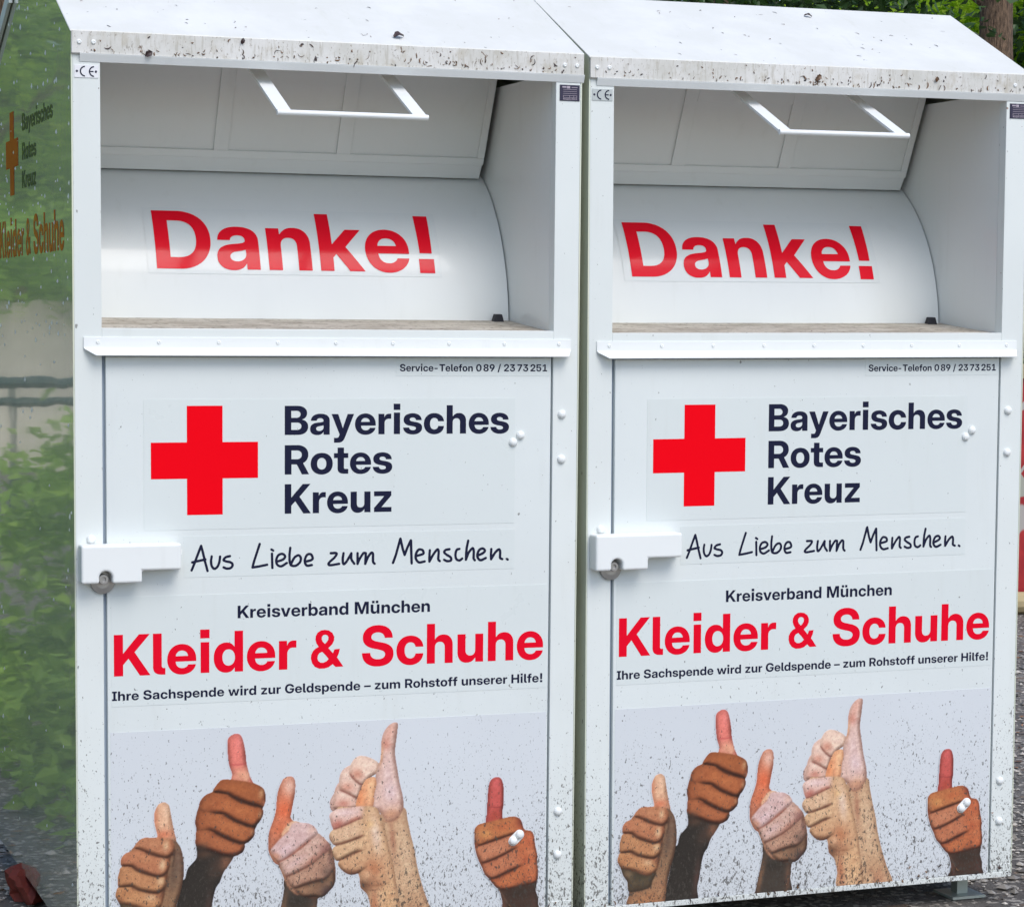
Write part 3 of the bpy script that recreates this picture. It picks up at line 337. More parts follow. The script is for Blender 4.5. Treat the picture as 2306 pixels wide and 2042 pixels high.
SCRIPT = json.loads('''[[2748,-4664,2732,-4668,2721,-4681,2649,-4860,2594,-5006,2589,-5010,2540,-5021,2524,-5035,2522,-5051,2532,-5068,2545,-5073,2568,-5074,2509,-5213,2508,-5224,2512,-5235,2528,-5247,2544,-5247,2558,-5236,2633,-5059,2638,-5056,2665,-5050,2796,-5027,2802,-5030,2863,-5255,2873,-5265,2889,-5270,2905,-5263,2914,-5251,2913,-5234,2856,-5022,2855,-5016,2867,-5001,2866,-4984,2859,-4973,2843,-4962,2813,-4832,2773,-4685,2765,-4672],[3396,-4905,3385,-4903,3320,-4914,3280,-4928,3241,-4959,3219,-4993,3215,-5009,3219,-5026,3226,-5037,3239,-5048,3296,-5071,3384,-5089,3406,-5104,3417,-5123,3413,-5139,3397,-5160,3384,-5168,3362,-5174,3312,-5174,3296,-5169,3252,-5147,3241,-5146,3226,-5151,3216,-5167,3216,-5177,3221,-5188,3230,-5196,3285,-5223,3312,-5229,3345,-5230,3378,-5226,3406,-5219,3428,-5207,3442,-5194,3458,-5173,3468,-5151,3472,-5130,3468,-5102,3453,-5075,3430,-5053,3401,-5037,3313,-5019,3275,-5005,3291,-4988,3313,-4973,3395,-4956,3407,-4949,3413,-4938,3412,-4922,3407,-4912],[3185,-4916,3175,-4910,3164,-4909,3153,-4912,3142,-4922,3125,-5040,3109,-5093,3097,-5120,3079,-5147,3059,-5164,3043,-5171,3028,-5162,3012,-5140,3002,-5118,2996,-5090,2992,-5014,3007,-4928,3005,-4917,2998,-4906,2983,-4899,2967,-4902,2956,-4911,2938,-5008,2938,-5051,2942,-5100,2952,-5138,2966,-5168,2988,-5199,3010,-5216,3026,-5224,3043,-5226,3070,-5220,3108,-5196,3138,-5159,3163,-5106,3179,-5052,3194,-4938,3192,-4927],[4327,-4872,4316,-4873,4307,-4878,4299,-4889,4298,-4900,4307,-5217,4316,-5233,4333,-5241,4344,-5240,4354,-5234,4361,-5224,4363,-5213,4353,-4896,4344,-4879],[4055,-4653,4038,-4655,4025,-4670,3894,-5059,3860,-5189,3865,-5209,3882,-5220,4038,-5200,4221,-5167,4236,-5160,4244,-5150,4244,-5133,4238,-5122,4227,-5114,4216,-5113,4026,-5146,3932,-5159,3925,-5158,3962,-5028,4078,-4688,4078,-4677,4074,-4666,4066,-4657],[4567,-4883,4540,-4882,4506,-4888,4478,-4899,4454,-4915,4438,-4931,4421,-4958,4407,-4990,4397,-5023,4393,-5055,4395,-5088,4402,-5121,4415,-5149,4432,-5171,4456,-5190,4500,-5208,4540,-5210,4578,-5197,4680,-5134,4689,-5117,4688,-5106,4680,-5093,4668,-5087,4652,-5087,4562,-5142,4540,-5153,4523,-5156,4506,-5154,4489,-5147,4472,-5134,4461,-5119,4456,-5100,4545,-5078,4584,-5062,4621,-5034,4644,-5001,4651,-4980,4651,-4963,4641,-4936,4608,-4902,4584,-4889],[4730,-4755,4719,-4762,4712,-4773,4694,-4921,4694,-5041,4698,-5090,4705,-5123,4728,-5179,4764,-5200,4792,-5209,4814,-5211,4865,-5208,4893,-5197,4927,-5176,4961,-5146,4983,-5119,4997,-5092,5006,-5060,5009,-5027,5004,-4994,4988,-4961,4960,-4934,4932,-4923,4898,-4926,4859,-4942,4824,-4968,4790,-5010,4758,-5072,4752,-5070,4749,-4944,4767,-4780,4763,-4768,4753,-4758,4741,-4754],[5191,-4901,5146,-4902,5126,-4909,5106,-4922,5084,-4946,5068,-4973,5046,-5028,5040,-5082,5043,-5110,5052,-5143,5065,-5171,5079,-5188,5095,-5202,5112,-5210,5129,-5213,5157,-5213,5236,-5200,5252,-5192,5258,-5181,5257,-5165,5242,-5148,5225,-5146,5152,-5158,5129,-5158,5114,-5145,5104,-5123,5112,-5117,5186,-5102,5219,-5092,5253,-5074,5272,-5050,5277,-5034,5277,-5012,5270,-4984,5255,-4951,5242,-4930,5228,-4917,5213,-4908],[5796,-4896,5757,-4890,5660,-4894,5649,-4897,5638,-4905,5633,-4916,5634,-4932,5643,-4944,5655,-4949,5764,-4947,5749,-4974,5723,-5005,5632,-5081,5589,-5129,5581,-5146,5580,-5168,5589,-5190,5604,-5204,5633,-5214,5684,-5214,5860,-5189,5871,-5184,5879,-5175,5882,-5159,5878,-5148,5865,-5137,5854,-5134,5695,-5158,5661,-5160,5638,-5158,5672,-5121,5763,-5046,5808,-4988,5822,-4959,5825,-4932,5815,-4909],[6226,-5184,6230,-5173,6227,-5157,6179,-5093,6162,-5061,6158,-5022,6163,-4934,6155,-4915,6144,-4908,6132,-4906,6121,-4909,6112,-4916,6009,-5090,5973,-5132,5969,-5128,5966,-5111,5964,-5051,5982,-4924,5973,-4909,5961,-4903,5944,-4903,5933,-4910,5926,-4923,5911,-5011,5907,-5060,5909,-5110,5915,-5149,5925,-5177,5934,-5188,5945,-5196,5962,-5200,5979,-5196,6002,-5183,6047,-5135,6099,-5050,6123,-5110,6182,-5189,6196,-5196,6207,-5196],[6698,-5196,6702,-5185,6699,-5169,6670,-5140,6663,-5123,6665,-4996,6662,-4957,6652,-4929,6630,-4909,6601,-4904,6584,-4909,6567,-4920,6533,-4956,6499,-5006,6494,-4997,6496,-4937,6487,-4920,6475,-4913,6441,-4905,6412,-4908,6389,-4923,6370,-4945,6310,-5035,6306,-5026,6304,-4926,6296,-4915,6281,-4908,6264,-4910,6253,-4920,6248,-4936,6249,-5174,6253,-5188,6265,-5199,6282,-5202,6301,-5192,6337,-5104,6358,-5066,6403,-4995,6424,-4969,6435,-4960,6438,-4963,6427,-5178,6429,-5190,6436,-5199,6448,-5206,6459,-5207,6478,-5196,6540,-5048,6568,-5005,6602,-4966,6607,-4978,6604,-5111,6611,-5150,6625,-5175,6660,-5205,6671,-5209,6683,-5207],[7080,-5194,7092,-5200,7103,-5201,7117,-5196,7126,-5185,7186,-5031,7263,-4762,7269,-4753,7300,-4878,7342,-5007,7351,-5022,7369,-5030,7386,-5026,7397,-5014,7455,-4865,7489,-4791,7507,-5201,7516,-5217,7532,-5225,7550,-5223,7560,-5213,7565,-5196,7547,-4684,7542,-4667,7531,-4656,7517,-4650,7506,-4651,7488,-4663,7419,-4803,7374,-4912,7368,-4905,7349,-4841,7298,-4623,7286,-4611,7274,-4607,7258,-4611,7245,-4622,7239,-4633,7140,-4986,7071,-5167,7073,-5184],[4786,-5150,4784,-5147,4826,-5061,4854,-5018,4876,-4998,4896,-4986,4921,-4978,4933,-4981,4949,-5004,4952,-5036,4943,-5073,4925,-5102,4893,-5131,4859,-5151,4820,-5157],[7733,-4857,7710,-4858,7687,-4866,7670,-4877,7646,-4903,7625,-4936,7609,-4975,7601,-5008,7598,-5041,7600,-5075,7607,-5103,7635,-5154,7655,-5176,7679,-5194,7701,-5204,7724,-5208,7765,-5205,7852,-5185,7865,-5176,7871,-5160,7863,-5141,7852,-5133,7840,-5131,7747,-5151,7718,-5151,7691,-5133,7668,-5099,7658,-5071,7659,-5057,7760,-5034,7808,-5019,7832,-5002,7844,-4980,7845,-4964,7840,-4936,7831,-4913,7815,-4890,7803,-4879,7780,-4867],[7933,-5186,7945,-5192,7957,-5193,7975,-5185,8053,-5047,8101,-4977,8136,-4934,8141,-4943,8143,-4960,8131,-5094,8136,-5133,8149,-5156,8185,-5186,8202,-5188,8220,-5178,8225,-5163,8224,-5152,8214,-5137,8196,-5123,8191,-5112,8200,-4944,8190,-4899,8171,-4875,8159,-4868,8142,-4866,8124,-4870,8107,-4882,8052,-4946,7985,-5047,7982,-5040,7989,-4906,7984,-4894,7967,-4883,7949,-4885,7938,-4893,7932,-4910,7923,-5066,7924,-5167],[8435,-4871,8423,-4869,8358,-4878,8323,-4888,8290,-4913,8279,-4929,8272,-4946,8273,-4974,8282,-4991,8295,-5006,8354,-5051,8424,-5091,8435,-5101,8439,-5112,8441,-5129,8436,-5134,8395,-5140,8366,-5137,8307,-5106,8290,-5107,8280,-5114,8273,-5125,8272,-5136,8282,-5153,8331,-5182,8355,-5192,8402,-5196,8454,-5188,8484,-5172,8497,-5147,8500,-5131,8497,-5103,8488,-5080,8477,-5063,8453,-5043,8377,-4999,8341,-4973,8330,-4959,8338,-4948,8353,-4937,8435,-4924,8447,-4917,8453,-4906,8453,-4889,8445,-4877],[8664,-4868,8605,-4879,8582,-4892,8572,-4903,8557,-4930,8548,-4958,8537,-5025,8544,-5087,8553,-5115,8566,-5139,8581,-5155,8601,-5169,8631,-5181,8654,-5185,8684,-5183,8707,-5171,8750,-5137,8759,-5120,8754,-5100,8736,-5089,8716,-5091,8673,-5124,8660,-5129,8642,-5126,8624,-5118,8612,-5106,8607,-5094,8599,-5066,8596,-5027,8602,-4988,8614,-4949,8623,-4934,8671,-4922,8682,-4915,8688,-4906,8689,-4894,8686,-4883,8675,-4872],[9230,-4874,9201,-4872,9171,-4878,9144,-4888,9120,-4905,9101,-4927,9084,-4954,9062,-5016,9060,-5072,9066,-5100,9075,-5123,9091,-5147,9111,-5168,9137,-5186,9156,-5192,9192,-5193,9227,-5181,9310,-5140,9321,-5123,9321,-5112,9315,-5100,9303,-5091,9286,-5089,9197,-5131,9167,-5137,9144,-5121,9124,-5090,9122,-5084,9126,-5079,9202,-5049,9245,-5026,9274,-5004,9295,-4976,9300,-4948,9289,-4920,9260,-4888],[8863,-4690,8849,-4696,8841,-4707,8805,-4874,8794,-4987,8789,-5155,8797,-5166,8813,-5174,8831,-5171,8842,-5162,8899,-5017,8927,-4973,8965,-4930,8971,-4934,8975,-4974,8969,-5098,8973,-5131,8984,-5154,9010,-5183,9020,-5189,9038,-5190,9055,-5178,9059,-5162,9055,-5149,9032,-5122,9029,-5110,9034,-4964,9025,-4908,9012,-4878,8988,-4861,8970,-4860,8951,-4867,8911,-4900,8859,-4968,8856,-4966,8864,-4882,8898,-4720,8896,-4709,8888,-4697,8874,-4690],[9774,-5134,9768,-5146,9768,-5157,9780,-5174,9810,-5194,9828,-5194,9840,-5187,9846,-5176,9847,-5164,9843,-5153,9833,-5144,9803,-5124,9785,-5126],[9711,-5172,9718,-5156,9713,-5138,9702,-5128,9666,-5115,9661,-5109,9667,-4996,9657,-4945,9640,-4915,9623,-4904,9605,-4901,9587,-4905,9558,-4920,9528,-4946,9492,-4982,9445,-5048,9452,-4912,9444,-4899,9426,-4889,9408,-4892,9399,-4900,9393,-4917,9384,-5057,9390,-5153,9399,-5168,9411,-5175,9423,-5176,9441,-5168,9527,-5032,9562,-4994,9599,-4963,9604,-4978,9608,-5012,9601,-5107,9611,-5142,9637,-5164,9679,-5179,9696,-5180],[5099,-5062,5100,-5046,5109,-5018,5123,-4990,5140,-4967,5152,-4958,5168,-4955,5185,-4956,5197,-4962,5216,-4999,5220,-5016,5219,-5028,5185,-5045],[4452,-5040,4458,-5013,4469,-4986,4484,-4964,4500,-4950,4528,-4939,4556,-4937,4574,-4945,4592,-4962,4594,-4973,4586,-4989,4556,-5014,4512,-5030,4456,-5043],[2742,-4779,2789,-4972,2660,-4996,2659,-4990,2691,-4904],[7664,-4994,7685,-4949,7701,-4927,7714,-4916,7728,-4913,7745,-4914,7763,-4920,7774,-4929,7786,-4957,7787,-4962,7782,-4968,7717,-4987,7670,-4996],[9125,-5011,9148,-4962,9171,-4939,9189,-4932,9213,-4928,9225,-4932,9238,-4947,9240,-4952,9236,-4958,9201,-4985,9131,-5016],[4292,-4791,4287,-4802,4287,-4812,4299,-4830,4350,-4859,4366,-4857,4377,-4847,4381,-4837,4380,-4826,4367,-4809,4322,-4782,4305,-4782]]''')
